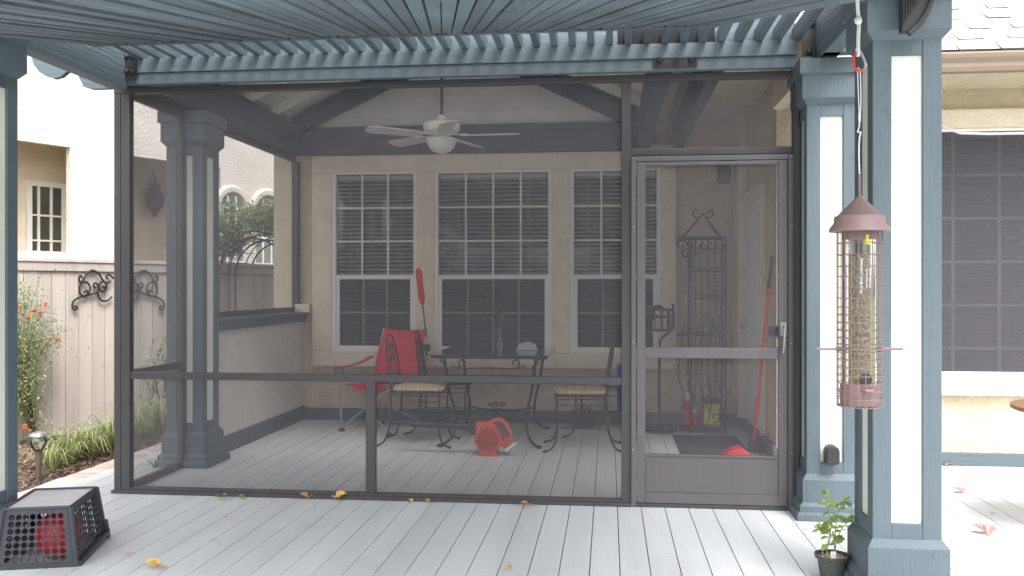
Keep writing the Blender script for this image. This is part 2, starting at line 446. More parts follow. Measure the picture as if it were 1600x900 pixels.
m.build('wall', 'stucco_neighbour', nb)
m = MB()
m.box(-6, s1+.5, -.95, -.85, GZ, z1+.3, NM); m.box(s1+.4, s1+.5, -.85, DEP-.002, GZ, z1+.3, NM)
m.box(-6, s1+.4, -.849, DEP-.002, z1+.12, z1+.3, NM)
m.box(s2-.3, s3+1.3, -1.35, -1.2, GZ, z2+.3, NM); m.box(s2, s3+1.2, -1.2, DEP-.002, z2+.1, z2+.3, NM)
m.box(s3+1.2, s3+1.3, -1.2, DEP-.002, GZ, z2+.3, NM)
m.build('recess_wall', 'stucco_shade', nb)
# porch window
wa = nst(40, 300, -.85)[0]; wb = nst(124, 300, -.85)[0]; wz0 = nst(60, 392, -.85)[1]; wz1 = nst(45, 290, -.85)[1]
fr = MB(); fr.box(wa, wa+.06, -.849, -.79, wz0, wz1, NM); fr.box(wb-.0, wb+.06, -.849, -.79, wz0, wz1, NM)
fr.box(wa, wb+.06, -.849, -.792, wz0-.06, wz0, NM); fr.box(wa, wb+.06, -.849, -.792, wz1, wz1+.07, NM)
mid = wa+(wb-wa)*.68; fr.box(mid-.03, mid+.03, -.849, -.794, wz0, wz1, NM)
W1 = fr.build('window', 'trim_white', nb)
g = MB()
for q in (.21, .44, .84): sx = wa+(wb-wa)*q; g.box(sx-.012, sx+.012, -.84, -.80, wz0, wz1, NM)
for q in (.16, .55): zz = wz0+(wz1-wz0)*q; g.box(wa, wb, -.84, -.802, zz-.012, zz+.012, NM)
g.build('grille', 'trim_white', W1)
g = MB(); g.box(wa, wb, -.835, -.825, wz0, wz1, NM); g.build('pane', 'glass', W1)
g = MB(); g.box(wa, wb, -.847, -.842, wz0, wz1, NM); g.build('blind', 'glass_grey', W1)
# arched windows
for (pl, pr, pt, pb) in ((362, 380, 302, 400), (396, 436, 306, 402)):
    a = nst(pl, 350)[0]; b = nst(pr, 350)[0]; zt = nst((pl+pr)/2, pt)[1]; zb = nst(pl, pb)[1]-.6
    if pl == 362: a = b-(nst(436, 350)[0]-nst(396, 350)[0])*.9
    rr = (b-a)/2; cxx = (a+b)/2; zc = zt-rr
    poly = [(a, zb), (b, zb)]+[(cxx+rr*math.cos(t*PI/12), zc+rr*math.sin(t*PI/12)) for t in range(13)]
    o3 = NM @ Vector((0, .004, 0)); ax = FU; ay = Vector((0, 0, 1))
    g = MB(); g.prism(poly, o3, ax, ay, FN*.01)
    W2 = g.build('window', 'glass_grey', nb)
    g = MB()
    arc = [(cxx+(rr+.05)*math.cos(t*PI/16), zc+(rr+.05)*math.sin(t*PI/16)) for t in range(17)]
    g.tube([NM @ Vector((b+.05, .02, zb))]+[NM @ Vector((x, .02, z)) for x, z in arc]+[NM @ Vector((a-.05, .02, zb))], .07, 6)
    g.build('surround', 'stucco_neighbour', W2, sm=True)
    g = MB()
    for q in (.33, .66): g.box(a+(b-a)*q-.015, a+(b-a)*q+.015, .015, .03, zb, zc+rr*.8, NM)
    for q in range(5): g.box(a, b, .015, .028, zc-.02-.42*q, zc+.01-.42*q, NM)
    g.build('grille', 'trim_white', W2)
m = MB(); m.box(-6, 14, -1.6, .5, TOP, TOP+.15, NM); m.box(-6, 14, -6, -1.35, GZ, TOP+.15, NM); m.build('roof', 'stucco_neighbour', nb)
# ornate wall lamp in the recess
lp = onplane(232, 310, NO+FN*(-1.15), FN)
wl = empty('wall_lamp', lp, 'dark ornate lantern fixed on the shaded neighbour wall', 'wall lamp')
m = MB(); m.lathe([(.01, -.30), (.06, -.22), (.13, -.12), (.15, .04), (.09, .13), (.11, .15), (.03, .25), (.01, .34)], lp+FN*.16, 8)
m.build('lantern', 'iron', wl)
m = MB(); m.tube(smooth([lp-FN*.05, lp+FN*.1+Vector((0, 0, .4)), lp+FN*.16+Vector((0, 0, .3))], 5), .012); m.build('bracket', 'iron', wl)

# ------------------------------------------------------------------ vine arbor beyond the porch
AB = at(395, 400, 9.7); AB.z = GZ
arb = empty('garden_arbor', AB, 'arched metal garden arbor overgrown with leafy vines by the fence', 'arbor')
def arcpts(dy, r, zc, n=20): return [Vector((AB.x+r*math.cos(PI*i/n), AB.y+dy, zc+r*math.sin(PI*i/n))) for i in range(n+1)]
m = MB(); zt = at(395, 372, 9.7).z; rr = .40
for dy, ex in ((0, 0), (.45, .0), (.9, .0)):
    A = [Vector((AB.x+rr, AB.y+dy, GZ))]+arcpts(dy, rr, zt-rr)+[Vector((AB.x-rr, AB.y+dy, GZ))]
    m.tube(A, .011)
    A = [Vector((AB.x+rr+.08, AB.y+dy, GZ))]+arcpts(dy, rr+.08, zt-rr)+[Vector((AB.x-rr-.08, AB.y+dy, GZ))]
    m.tube(A, .008)
for i in range(0, 21, 2):
    p = arcpts(0, rr+.04, zt-rr)[i]; m.tube([p, p+Vector((0, .9, 0))], .006)
m.build('frame', 'iron', arb, sm=True)
m = MB(); st = MB()
for i in range(7500):
    th = random.uniform(-.1, PI+.1); q = abs(random.gauss(0, .45)); rad = rr+.15+.24*random.random()**.8+.05*math.sin(th*7)+.05*math.sin(th*13+2)
    p = Vector((AB.x+rad*math.cos(th)*1.15, AB.y+random.uniform(-.15, 1.0), zt-rr+rad*math.sin(th)+random.gauss(0, .03)))
    if math.sin(th) < .25 and random.random() < .6: continue
    d = Vector((random.gauss(0, 1), random.gauss(0, 1), random.gauss(0, .7)))
    m.leaf(p, d, (random.gauss(0, .4), random.gauss(0, .4), 1), random.uniform(.04, .08), random.uniform(.02, .04))
m.build('foliage', 'leaf_green', arb)
for i in range(12):
    th0 = random.uniform(.3, 2.0); pts = []
    rad = rr+.09+random.uniform(0, .10); y0 = AB.y+random.uniform(-.02, .8)
    for k in range(7): th = th0+k*.14; pts.append((AB.x+rad*math.cos(th), y0+random.gauss(0, .04), zt-rr+rad*math.sin(th)+random.gauss(0, .02)))
    st.tube(smooth(pts, 3), .006, 5)
st.build('vine_stem', 'stem', arb)
for px, py, sz in ((356, 378, .035), (366, 379, .022), (355, 389, .02)):
    m = MB(); p = at(px, py, 9.68)
    for a in (0, 1, 2, 3): m.leaf(p, (math.cos(a*PI/2+.7), 0, math.sin(a*PI/2+.7)), (0, 1, 0), sz*1.3, sz)
    m.build('butterfly', 'iron', arb)

# ------------------------------------------------------------------ berry bush by the fence
BB = gd(52, 700, GZ); BB = FA+FU*.05+FN*.25; BB.z = GZ
bush = empty('berry_bush', BB, 'loose climbing shrub with orange berries against the fence', 'bush')
m = MB(); st = MB(); be = MB()
for i in range(34):
    tgt_px = random.choice([random.uniform(10, 50), random.uniform(25, 75), random.uniform(25, 118)]); tgt_py = random.uniform(425, 545)
    if tgt_px > 90: tgt_py = random.uniform(480, 525)
    if random.random() < .22: tgt_px = random.uniform(22, 55); tgt_py = random.uniform(560, 650)
    e = onplane(tgt_px, tgt_py, FA+FN*random.uniform(.1, .4), FN)
    midp = BB.lerp(e, .5)+Vector((0, 0, .25))-FU*.12; pts = smooth([BB, midp, e], 5)
    st.tube(pts, .0035, 5, taper=.3)
    for q in range(120):
        t = random.betavariate(2.2, 1.0); p = pts[min(len(pts)-1, int(t*(len(pts)-1)))]+Vector((random.gauss(0, .07), random.gauss(0, .07), random.gauss(0, .06)))
        m.leaf(p, (random.gauss(0, 1), random.gauss(0, 1), random.gauss(0, .8)), (0, 0, 1), random.uniform(.02, .045), random.uniform(.010, .02))
for (px, py) in ((70, 476), (62, 490), (55, 485), (45, 497), (30, 480), (40, 667), (46, 673), (90, 530)):
    c = onplane(px, py, FA+FN*.38, FN)
    be = MB()
    for q in range(14): be.sphere(c+Vector((random.gauss(0, .013), random.gauss(0, .010), random.gauss(0, .011))), .0085, 6, 4)
    be.build('berry_cluster', 'berry', bush)
m.build('foliage', 'leaf_pale', bush); st.build('branch', 'stem', bush)

# ------------------------------------------------------------------ strap-leaf clumps
def clump(p, n, hgt, label, mt='grass_blade', grp='strap leaved plants along the fence'):
    m = MB(); n = int(n*.9)
    for i in range(n):
        a = random.uniform(0, 2*PI); L = hgt*random.uniform(.7, 1.25); out = random.uniform(.25, 1.15)*L
        d = Vector((math.cos(a), math.sin(a), 0)); sd = Vector((-d.y, d.x, 0)); b0 = p+d*random.uniform(0, .05)
        pts = [b0, b0+d*out*.35+UP*L*.55, b0+d*out*.8+UP*L*.75, b0+d*out*1.3+UP*L*random.uniform(.3, .65)]
        pts = smooth(pts, 3); W = random.uniform(.005, .009); vs = []; k = len(pts)
        for j, q in enumerate(pts):
            ww = W*(1-(j/(k-1))**2*.9); vs += [q-sd*ww, q+sd*ww]
        m.add(vs, [(2*j, 2*j+1, 2*j+3, 2*j+2) for j in range(k-1)])
    return tag(m.build('grass_clump', mt, origin=p), label, 'plant', grp)
cl = [((82, 735), 60, .24, 'smallest strap leaved clump, next to the solar path light'),
      ((112, 722), 90, .30, 'strap leaved clump second from the path light along the fence'),
      ((142, 716), 90, .30, 'strap leaved clump in the middle of the row outside the screen'),
      ((170, 704), 90, .34, 'bright strap leaved clump just left of the screen corner post'),
      ((214, 686), 80, .40, 'strap leaved clump seen through the left side screen'),
      ((246, 680), 90, .42, 'tall strap leaved clump beside the inner blue column')]
for (pp, n, h, l) in cl: clump(gd(pp[0], pp[1], GZ), n, h, l)
# hedge shrubs seen through the side screen
def shrub(p, rx, hz, n, label, mt, L=.05):
    root = empty('shrub', p, label, 'shrub'); m = MB()
    for i in range(n):
        v = Vector((random.gauss(0, 1), random.gauss(0, 1), random.gauss(0, 1))).normalized()*random.uniform(.55, 1.05)
        q = p+Vector((v.x*rx, v.y*rx, hz*.52+v.z*hz*.5))
        m.leaf(q, v+Vector((random.gauss(0, .7), random.gauss(0, .7), random.gauss(0, .7))), (0, 0, 1), random.uniform(.6, 1.2)*L, random.uniform(.4, .6)*L)
    m.build('foliage', mt, root)
    s = MB()
    for i in range(7): a = random.uniform(0, 6.28); s.tube([p, p+Vector((math.cos(a)*rx*.6, math.sin(a)*rx*.6, hz*.7))], .008, 5)
    s.build('branch', 'stem', root)
shrub(gd(258, 668, GZ), .22, .95, 700, 'narrow leafy shrub between the fence and the inner column', 'leaf_green')

# solar path light
pl = gd(60, 752, GZ); plr = empty('path_light', pl, 'small garden path light with clear globe on a brown stake in the mulch', 'path light')
m = MB(); m.lathe([(.012, 0), (.022, .10), (.026, .24)], pl, 8); m.build('stake', 'stem', plr, sm=True)
m = MB(); m.lathe([(.035, .24), (.058, .28), (.062, .32), (.05, .345)], pl, 16); m.build('globe', 'clear_glass', plr, sm=True)
m = MB(); m.lathe([(.055, .345), (.07, .35), (.06, .37), (.01, .385)], pl, 16); m.build('cap', 'steel', plr, sm=True)
# white edging block + plant beside inner column
wb_ = gd(240, 742, GZ+.12)
m = MB(); m.box(wb_.x-.10, wb_.x+.10, wb_.y-.09, wb_.y+.09, GZ-.03, GZ+.12); tag(m.build('planter_box', 'white_plastic', bevel=.008), 'small white box on the brick path beside the inner column', 'planter')
clump(Vector((wb_.x, wb_.y+.18, GZ)), 16, .30, 'sparse pale plant rising behind the small white box', 'leaf_pale', None)

# ================================================================== HOUSE
BY = 8.75
house = empty('house', (0, BY, 0), 'beige stucco house with white framed windows behind the screened porch', 'house')
XL = at(437, 400, 8.8).x; XR = 1.28
m = MB()
m.box(XL, XR+.25, BY, BY+.25, -.02, 5.2)
m.box(XR, XR+.25, 7.0, BY, -.02, 2.949)
m.box(XR+.25, 7.4, 7.0, 7.25, -.02, 2.95)
m.build('wall', 'stucco', house)
# corner board of the house end
m = MB(); m.box(XL-.03, XL+.16, BY-.035, BY+.28, -.02, 5.2); m.build('corner_trim', 'stucco_trim', house)
# window surround on back wall
xa = at(492, 400, BY).x; xb = at(1056, 400, BY).x; zt = at(700, 249, BY).z; zb = at(700, 573, BY).z
YF = 8.65
wins = []
for (pl_, pr_, pt_, pb_) in ((519, 651, 268, 549), (679, 862, 266, 552), (891, 1032, 264, 552)):
    wins.append((at(pl_, 400, YF).x, at(pr_, 400, YF).x, at((pl_+pr_)/2, pb_, YF).z, at((pl_+pr_)/2, pt_, YF).z))
z0 = sum(q[2] for q in wins)/3; z1 = sum(q[3] for q in wins)/3
m = MB(); xs = [xa]+[v for q in wins for v in (q[0], q[1])]+[xb]
m.box(xa, xb, YF, BY-.001, zb, z0); m.box(xa, xb, YF, BY-.001, z1, 2.72)
for k in range(0, 8, 2): m.box(xs[k], xs[k+1], YF, BY-.001, z0, z1)
m.build('window_surround', 'stucco_trim', house, bevel=.012)
m = MB(); m.box(xb+.0, xb+.004, YF+.02, BY, zb, 2.7)
def window(x0, x1, z0, z1, y, colu, rowu, coll, rowl, depth=.08, split=.415, drop=0):
    """single-hung window facing -Y whose frame starts at depth y"""
    f = MB(); t = .035
    f.box(x0, x0+t, y, y+depth, z0, z1); f.box(x1-t, x1, y, y+depth, z0, z1)
    f.box(x0+t, x1-t, y, y+depth, z0, z0+t*.8); f.box(x0+t, x1-t, y, y+depth, z1-t*.6, z1)
    wdo = f.build('window', 'trim_white', house, bevel=.003)
    zm = z0+(z1-z0)*split
    s = MB(); s.box(x0+t, x1-t, y+.008, y+.045, zm-.022, zm+.022)
    for a in (x0+t, x1-t-.035): s.box(a, a+.035, y+.012, y+.045, z0+t*.8, zm-.022)
    s.box(x0+t+.035, x1-t-.035, y+.012, y+.045, z0+t*.8, z0+t*.8+.03)
    s.build('sash', 'trim_white', wdo, bevel=.003)
    g = MB(); gw = .009
    a, b = x0+t, x1-t; za, zbb = zm+.022, z1-t*.6
    for k in range(1, colu): x = a+(b-a)*k/colu; g.box(x-gw, x+gw, y+.024, y+.034, za, zbb)
    for k in range(1, rowu): z = za+(zbb-za)*k/rowu; g.box(a, b, y+.0235, y+.0335, z-gw, z+gw)
    a += .035; b -= .035; za, zbb = z0+t*.8+.03, zm-.022
    for k in range(1, coll): x = a+(b-a)*k/coll; g.box(x-gw, x+gw, y+.034, y+.042, za, zbb)
    for k in range(1, rowl): z = za+(zbb-za)*k/rowl; g.box(a, b, y+.0335, y+.0415, z-gw, z+gw)
    g.build('grille', 'trim_white', wdo)
    p = MB(); p.box(x0+t, x1-t, y+.036, y+.039, zm, z1-t*.6); p.box(x0+t+.03, x1-t-.03, y+.044, y+.047, z0+t*.8, zm); p.build('pane', 'glass', wdo)
    p = MB(); p.box(x0+t+.034, x1-t-.034, y+.018, y+.0195, z0+t*.8+.028, zm-.02); p.build('insect_screen', 'window_screen', wdo)
    bl = MB(); z = z0+.05+drop
    Mr = Matrix.Rotation(R(28), 4, 'X')
    while z < z1-.06:
        bl.box(x0+t+.01, x1-t-.01, -.0185, .0185, -.0013, .0013, Matrix.Translation((0, y+.070, z+random.uniform(-.001, .001))) @ Mr); z += .0405
    bl.box(x0+t+.01, x1-t-.01, y+.052, y+.088, z1-.065, z1-.03)
    for q in (.2, .8): xx = x0+(x1-x0)*q; bl.box(xx-.002, xx+.002, y+.050, y+.052, z0+.05+drop, z1-.04)
    bl.build('blind', 'blind', wdo)
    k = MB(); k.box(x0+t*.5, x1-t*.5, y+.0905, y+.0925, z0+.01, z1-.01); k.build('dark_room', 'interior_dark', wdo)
window(*wins[0][:2], z0, z1, YF+.006, 3, 3, 3, 2)
window(*wins[1][:2], z0, z1, YF+.006, 4, 3, 4, 2)
window(*wins[2][:2], z0, z1, YF+.006, 3, 3, 3, 2, drop=.0)
# right hand window of the main wall with dark solar screen
RX0 = 1.95; RX1 = 4.5; RZ0 = at(1530, 580, 6.98).z; RZ1 = at(1530, 205, 6.98).z
m = MB(); m.box(RX0-.2, RX1+.2, 6.93, 6.999, RZ1+.012, RZ1+.16); m.box(RX0-.2, RX1+.2, 6.93, 6.999, RZ0-.18, RZ0-.03)
m.box(RX0-.2, RX0-.03, 6.93, 6.999, RZ0-.03, RZ1+.012); m.box(RX1+.03, RX1+.2, 6.93, 6.999, RZ0-.03, RZ1+.012)
m.build('window_surround', 'stucco_trim', house, bevel=.01)
f = MB(); f.box(RX0-.03, RX0+.02, 6.925, 6.985, RZ0-.03, RZ1+.012); f.box(RX1-.02, RX1+.03, 6.925, 6.985, RZ0-.03, RZ1+.012)
f.box(RX0+.02, RX1-.02, 6.925, 6.985, RZ0-.03, RZ0); f.box(RX0+.02, RX1-.02, 6.925, 6.985, RZ1-.01, RZ1+.012)
W4 = f.build('window', 'trim_white', house, bevel=.003)
g = MB(); x = at(1489, 300, 6.95).x
while x < RX1: g.box(x-.011, x+.011, 6.945, 6.955, RZ0, RZ1); x += .328
zz = at(1500, 274, 6.95).z
while zz > RZ0: g.box(RX0, RX1, 6.9455, 6.9545, zz-.010, zz+.010); zz -= .322
g.build('grille', 'trim_white', W4)
g = MB(); g.box(RX0, RX1, 6.957, 6.960, RZ0, RZ1); g.build('pane', 'glass', W4)
g = MB(); g.box(RX0, RX1, 6.932, 6.9335, RZ0, RZ1); g.build('solar_screen', 'solar_screen', W4)
g = MB(); z = RZ0+.02
while z < RZ1: g.box(RX0, RX1, -.018, .018, -.0015, .0015, Matrix.Translation((0, 6.978, z)) @ Matrix.Rotation(R(22), 4, 'X')); z += .047
g.build('blind', 'blind', W4)
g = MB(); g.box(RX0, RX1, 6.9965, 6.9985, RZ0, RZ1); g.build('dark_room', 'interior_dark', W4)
m = MB(); pts = [at(1455, 190, 6.9), at(1500, 208, 6.8), at(1545, 209, 6.8), at(1600, 208, 6.8), Vector((4.4, 6.8, at(1600, 208, 6.8).z))]
m.tube(pts, .010, 8); m.build('shade_rod', 'white_plastic', W4, sm=True)
# baseboards
m = MB(); m.box(XL+.2, XR-.001, BY-.03, BY-.001, .001, .12); m.box(XR-.03, XR-.001, 7.0, BY-.031, .001, .12)
m.box(XR-.03, 7.4, 6.97, 6.999, .001, .098); m.build('baseboard', 'blue_paint_x', house, bevel=.004)
# side door in the right wall, with jamb and a white latch
m = MB(); m.box(XR-.09, XR-.001, 8.42, 8.75, 0.125, 2.95); m.box(XR-.05, XR-.001, 7.42, 7.5, .125, 2.1); m.box(XR-.05, XR-.001, 7.42, 8.42, 2.1, 2.2)
m.build('door_jamb', 'stucco_trim', house, bevel=.008)
m = MB(); m.box(XR-.02, XR-.0015, 7.5, 8.42, .125, 2.1); dd = m.build('door', 'trim_white', house)
m = MB(); m.sphere((XR-.06, 8.33, .98), .028); m.tube([(XR-.02, 8.33, .98), (XR-.05, 8.33, .98)], .012); m.build('handle', 'steel', dd, sm=True)
# eave, gutter, soffit and roof of the right wing
m = MB(); m.box(1.62, 7.6, 6.47, 6.999, 2.815, 2.84); m.build('soffit', 'stucco', house)
gz0, gz1 = at(1530, 112, 6.42).z, at(1530, 84, 6.42).z
m = MB(); poly = [(6.47, gz0), (6.40, gz0), (6.385, gz0+.03), (6.385, gz0+.055), (6.355, gz0+.085), (6.345, gz1-.015), (6.345, gz1), (6.36, gz1), (6.36, gz0+.09), (6.47, gz0+.06)]
m.prism(poly, (1.62, 0, 0), (0, 1, 0), (0, 0, 1), (6, 0, 0)); m.build('gutter', 'gutter', house)
m = MB(); m.box(1.62, 7.6, 6.472, 6.50, gz0, gz1+.0); m.build('fascia', 'gutter', house)
RS = R(44); sl = Vector((0, math.cos(RS), math.sin(RS))); rn = Vector((0, -math.sin(RS), math.cos(RS)))
ro = Vector((1.6, 6.36, gz1+.012)); u = MB(); u.add([ro, ro+Vector((6, 0, 0)), ro+Vector((6, 0, 0))+sl*4.2, ro+sl*4.2], [(0, 1, 2, 3)])
u.add([ro-rn*.02, ro-rn*.02+sl*4.2, ro-rn*.02+Vector((6, 0, 0))+sl*4.2, ro-rn*.02+Vector((6, 0, 0))], [(0, 1, 2, 3)])
roof = u.build('roof', 'shingle_under_shade', house)
m = MB(); vv = .0; row = 0
while vv < 3.2:
    x = random.uniform(-.3, 0)
    m.add([ro+Vector((0, 0, 0))+sl*vv+rn*.006, ro+Vector((6, 0, 0))+sl*vv+rn*.006, ro+Vector((6, 0, 0))+sl*(vv+.2)+rn*.0035, ro+sl*(vv+.2)+rn*.0035], [(0, 1, 2, 3)])
    while x < 4.2:
        wd = random.uniform(.10, .22); gp = random.uniform(.08, .22); tp = .03
        lift = random.uniform(.011, .018); h = .145
        a = ro+Vector((x, 0, 0))+sl*(vv-.012); b = ro+Vector((x+wd, 0, 0))+sl*(vv-.012)
        c = ro+Vector((x+wd+tp, 0, 0))+sl*(vv+h-.012); d = ro+Vector((x-tp, 0, 0))+sl*(vv+h-.012)
        m.cur = 0; m.add([a+rn*.004, b+rn*.004, c, d, a+rn*lift, b+rn*lift, c+rn*.006, d+rn*.006], [(4, 5, 6, 7)]); m.cur = 1; m.add([a+rn*.004, b+rn*.004, c, d, a+rn*lift, b+rn*lift, c+rn*.006, d+rn*.006], [(0, 1, 5, 4), (1, 2, 6, 5), (3, 0, 4, 7)]); m.cur = 0  # butt and side faces coloured dark: asphalt edge plus painted shadow lines
        x += wd+tp*2+gp*.7
    vv += .145; row += 1
m.build('shingles', ['shingle', 'shingle_under_shade'], roof)

# ------------------------------------------------------------------ columns
def column(cx, cy, label, grp='blue porch columns with white panels'):
    root = empty('porch_column', (cx, cy, 0), label, 'column', grp)
    hw = .1415; st = .078; f = MB()
    for a in (-1, 1):
        for b in (-1, 1):
            x0, x1 = sorted((cx+a*hw, cx+a*(hw-st))); y0, y1 = sorted((cy+b*hw, cy+b*(hw-st)))
            f.box(x0, x1, y0, y1, .24, 2.42)
    for (za, zb_) in ((.24, .327), (2.32, 2.42)):
        f.box(cx-hw+st, cx+hw-st, cy-hw+.002, cy-hw+.03, za, zb_); f.box(cx-hw+st, cx+hw-st, cy+hw-.03, cy+hw-.002, za, zb_)
        f.box(cx-hw+.002, cx-hw+.03, cy-hw+st, cy+hw-st, za, zb_); f.box(cx+hw-.03, cx+hw-.002, cy-hw+st, cy+hw-st, za, zb_)
    f.build('shaft', 'blue_paint', root, bevel=.003)
    p = MB(); p.box(cx-hw+.014, cx+hw-.014, cy-hw+st-.003, cy+hw-st+.003, .3, 2.35); p.box(cx-hw+st-.003, cx+hw-st+.003, cy-hw+.014, cy+hw-.014, .3, 2.35); p.build('panel', 'white_panel', root)
    p = MB(); p.sqlathe([(.205, 0.001), (.205, .035), (.198, .05), (.187, .052), (.187, .082), (.170, .10), (.167, .10), (.167, .228), (.143, .262)], cx, cy)
    p.cur = 1
    for q in range(7):
        for zz in (.12, .205): 
            u_ = -.15+.05*q+random.uniform(-.008, .008)
            if q in (0, 1, 5, 6): p.lathe([(.0028, 0), (.0022, .0008)], (cx+u_, cy-.167, zz+random.uniform(-.006, .006)), 6, Matrix.Rotation(R(90), 3, 'X')); p.lathe([(.0028, 0), (.0022, .0008)], (cx-.167, cy+u_, zz+random.uniform(-.006, .006)), 6, Matrix.Rotation(R(-90), 3, 'Y'))
    p.build('plinth', ['blue_paint', 'black_metal'], root, bevel=.003)
    p = MB(); p.sqlathe([(.143, 2.385), (.172, 2.42), (.172, 2.555), (.188, 2.557), (.188, 2.645)], cx, cy)
    p.build('cap', 'blue_paint', root, bevel=.003)
    return root
c1 = column(1.12+.1415, 3.94+.1415, 'large nearest blue column with white panels beside the bird feeder')
c2 = column(1.134+.1415, 5.28+.1415, 'blue column standing right beside the screen door frame')
c3 = column(-3.14, 6.32+.1415, 'blue column inside the screened porch at its left side')
c4 = column(-2.97-.1415, 3.92+.1415, 'blue column cut by the left edge of the photo behind the crate')
# round black sensor box on the column by the door
p = at(1297, 710, 5.28+.012)
m = MB(); sh = []
zz0, zz1 = at(1297, 724, 5.28).z, at(1297, 693, 5.28).z; hw_ = .038
prof = [(hw_*math.cos(a), math.sin(a)*hw_*.9+zz1-hw_) for a in [PI*i/10 for i in range(11)]]+[(-hw_*math.cos(a)*1, -math.sin(a)*hw_*.3+zz0+.012) for a in [PI*i/6 for i in range(7)]]
m.prism(prof, (p.x, 5.22, 0), (1, 0, 0), (0, 0, 1), (0, .075, 0)); tag(m.build('garden_speaker', 'black_plastic', bevel=.008), 'small black round topped box fixed at the foot of the door column', 'speaker')

# ================================================================== PERGOLA
perg = empty('pergola', (-1, 5.4, 0), 'blue painted wooden pergola over the front of the screened porch', 'pergola')
HY0 = 5.375; HX0 = -3.2; HX1 = 1.15
m = MB(); m.box(-3.16, 1.10, HY0+.012, HY0+.06, 2.63, 2.70); m.build('header_beam', 'blue_paint_x', perg, bevel=.003)
m = MB(); m.box(HX0+.17, 1.10, HY0, HY0+.062, 2.702, 2.79); m.build('ledger', 'blue_paint_x', perg, bevel=.003)
m = MB(); m.box(HX0, 1.10, HY0+.066, HY0+.10, 2.70, 2.96); m.build('rim_board', 'blue_paint_x', perg, bevel=.003)
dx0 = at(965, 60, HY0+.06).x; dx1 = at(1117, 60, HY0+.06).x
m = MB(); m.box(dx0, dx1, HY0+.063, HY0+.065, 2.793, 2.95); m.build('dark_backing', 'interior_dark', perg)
# scroll-cut tail on the left
tail = [(-3.16, 2.63), (-3.36, 2.63), (-3.41, 2.645), (-3.44, 2.70), (-3.455, 2.745), (-3.49, 2.76), (-3.53, 2.745), (-3.57, 2.715), (-3.62, 2.705), (-3.67, 2.72), (-3.72, 2.75), (-3.76, 2.80), (-3.775, 2.86), (-3.16, 2.86)]
m = MB(); m.prism(tail, (0, HY0+.10, 0), (1, 0, 0), (0, 0, 1), (0, .04, 0)); m.build('scroll_tail', 'blue_paint_x', perg)
# side beams
m = MB(); m.box(-3.16, -3.06, 3.75, HY0+.01, 2.60, 2.86); m.build('side_beam', 'blue_paint_y', perg, bevel=.004)
m = MB(); m.box(1.20, 1.30, 3.75, HY0+.1, 2.652, 2.90); m.build('side_beam', 'blue_paint_y', perg, bevel=.004)
m = MB(); m.box(-3.4, 2.3, 3.90, 4.0, 2.875, 2.95); m.build('front_beam', 'blue_paint_x', perg, bevel=.004)
# rounded brace end near the right bracket
br = [(0, 0), (.16, 0), (.22, .03), (.25, .09), (.26, .17), (.27, .28), (0, .28)]
m = MB(); m.prism(br, (at(1284, 88, 5.2).x, 5.15, 2.652), (1, 0, 0), (0, 0, 1), (0, .09, 0)); m.build('brace', 'blue_paint', perg, bevel=.006)
# slats
NS = 38; sx0 = at(219, 80, 5.37).x; sx1 = at(1247, 80, 5.37).x
slat_me = None
for i in range(NS):
    x = sx0+(sx1-sx0)*i/(NS-1)
    if slat_me is None:
        m = MB(); m.box(x-.020, x+.020, 2.1, HY0+.0655, 2.791, 2.872); o0 = m.build('slat', 'blue_paint_y', perg, bevel=.002); slat_me = o0; X0 = x
    else:
        o = slat_me.copy(); COL.objects.link(o); o.location.x += x-X0; o.location.z += random.uniform(0, .002); o.rotation_euler.z = random.uniform(-.002, .002)
for k in range(9):
    x = sx1+.107*(k+1); m = MB(); m.box(x-.020, x+.020, 2.1, 4.02, 2.951, 3.03); m.build('slat', 'blue_paint_y', perg, bevel=.002)
for yy in (2.2,):
    m = MB(); m.box(-3.4, 2.3, yy, yy+.09, 2.875, 2.95); m.build('front_beam', 'blue_paint_x', perg, bevel=.004)
# brackets and bolts
def plate(px0, px1, py0, py1, Y, bolts, label=None):
    a = at(px0, py1, Y); b = at(px1, py0, Y)
    m = MB(); m.box(a.x, b.x, Y-.006, Y-.001, a.z, b.z); o = m.build('bracket', 'black_metal', perg, bevel=.001)
    for (bx, by) in bolts:
        c = at(bx, by, Y-.006); q = MB(); q.lathe([(.018, 0), (.018, .006), (.012, .014), (.004, .018)], c, 10, Matrix.Rotation(R(90), 4, 'X')); q.build('bolt', 'black_metal', o, sm=True)
plate(190, 214, 78, 126, HY0-.005, [(198, 88), (198, 112), (207, 88), (207, 112)])
plate(1020, 1089, 89, 107, HY0+.010, [(1030, 94), (1080, 93)])
plate(1253, 1283, 26, 89, HY0-.03, [(1279, 35), (1279, 80), (1264, 82), (1268, 38)])
# near lattice panel of close-set slats
EY = 4.75
EZ = at(692, 53, EY).z
ex0 = at(150, 60, EY).x; ex1 = at(1113, 34, EY).x
lat = empty('shade_lattice', (-1.2, EY, EZ), 'sloping panel of close set blue slats overhead, nearest the camera', 'shade panel')
vd = ray(692, 115); vd = vd/vd.y
NP = 64
tl = EY-1.95
first = None
for i in range(NP):
    x = ex0+(ex1-ex0)*i/(NP-1)
    p1 = Vector((x, EY, EZ+.022)); p0 = p1-vd*tl
    m = MB(); m.beam(p0, p1, (ex1-ex0)/(NP-1)-.0085, .044); 
    if first is None: first = m.build('slat', 'blue_paint_y', lat, bevel=.0025); FX = x
    else:
        o = first.copy(); COL.objects.link(o); o.location.x += x-FX; o.location.z += random.uniform(-.006, .002); o.location.x += random.uniform(-.002, .002)
m = MB(); m.box(ex0-.03, ex1+.03, EY+.001, EY+.022, EZ-.006, EZ+.05); m.build('end_rail', 'blue_paint_x', lat, bevel=.002)
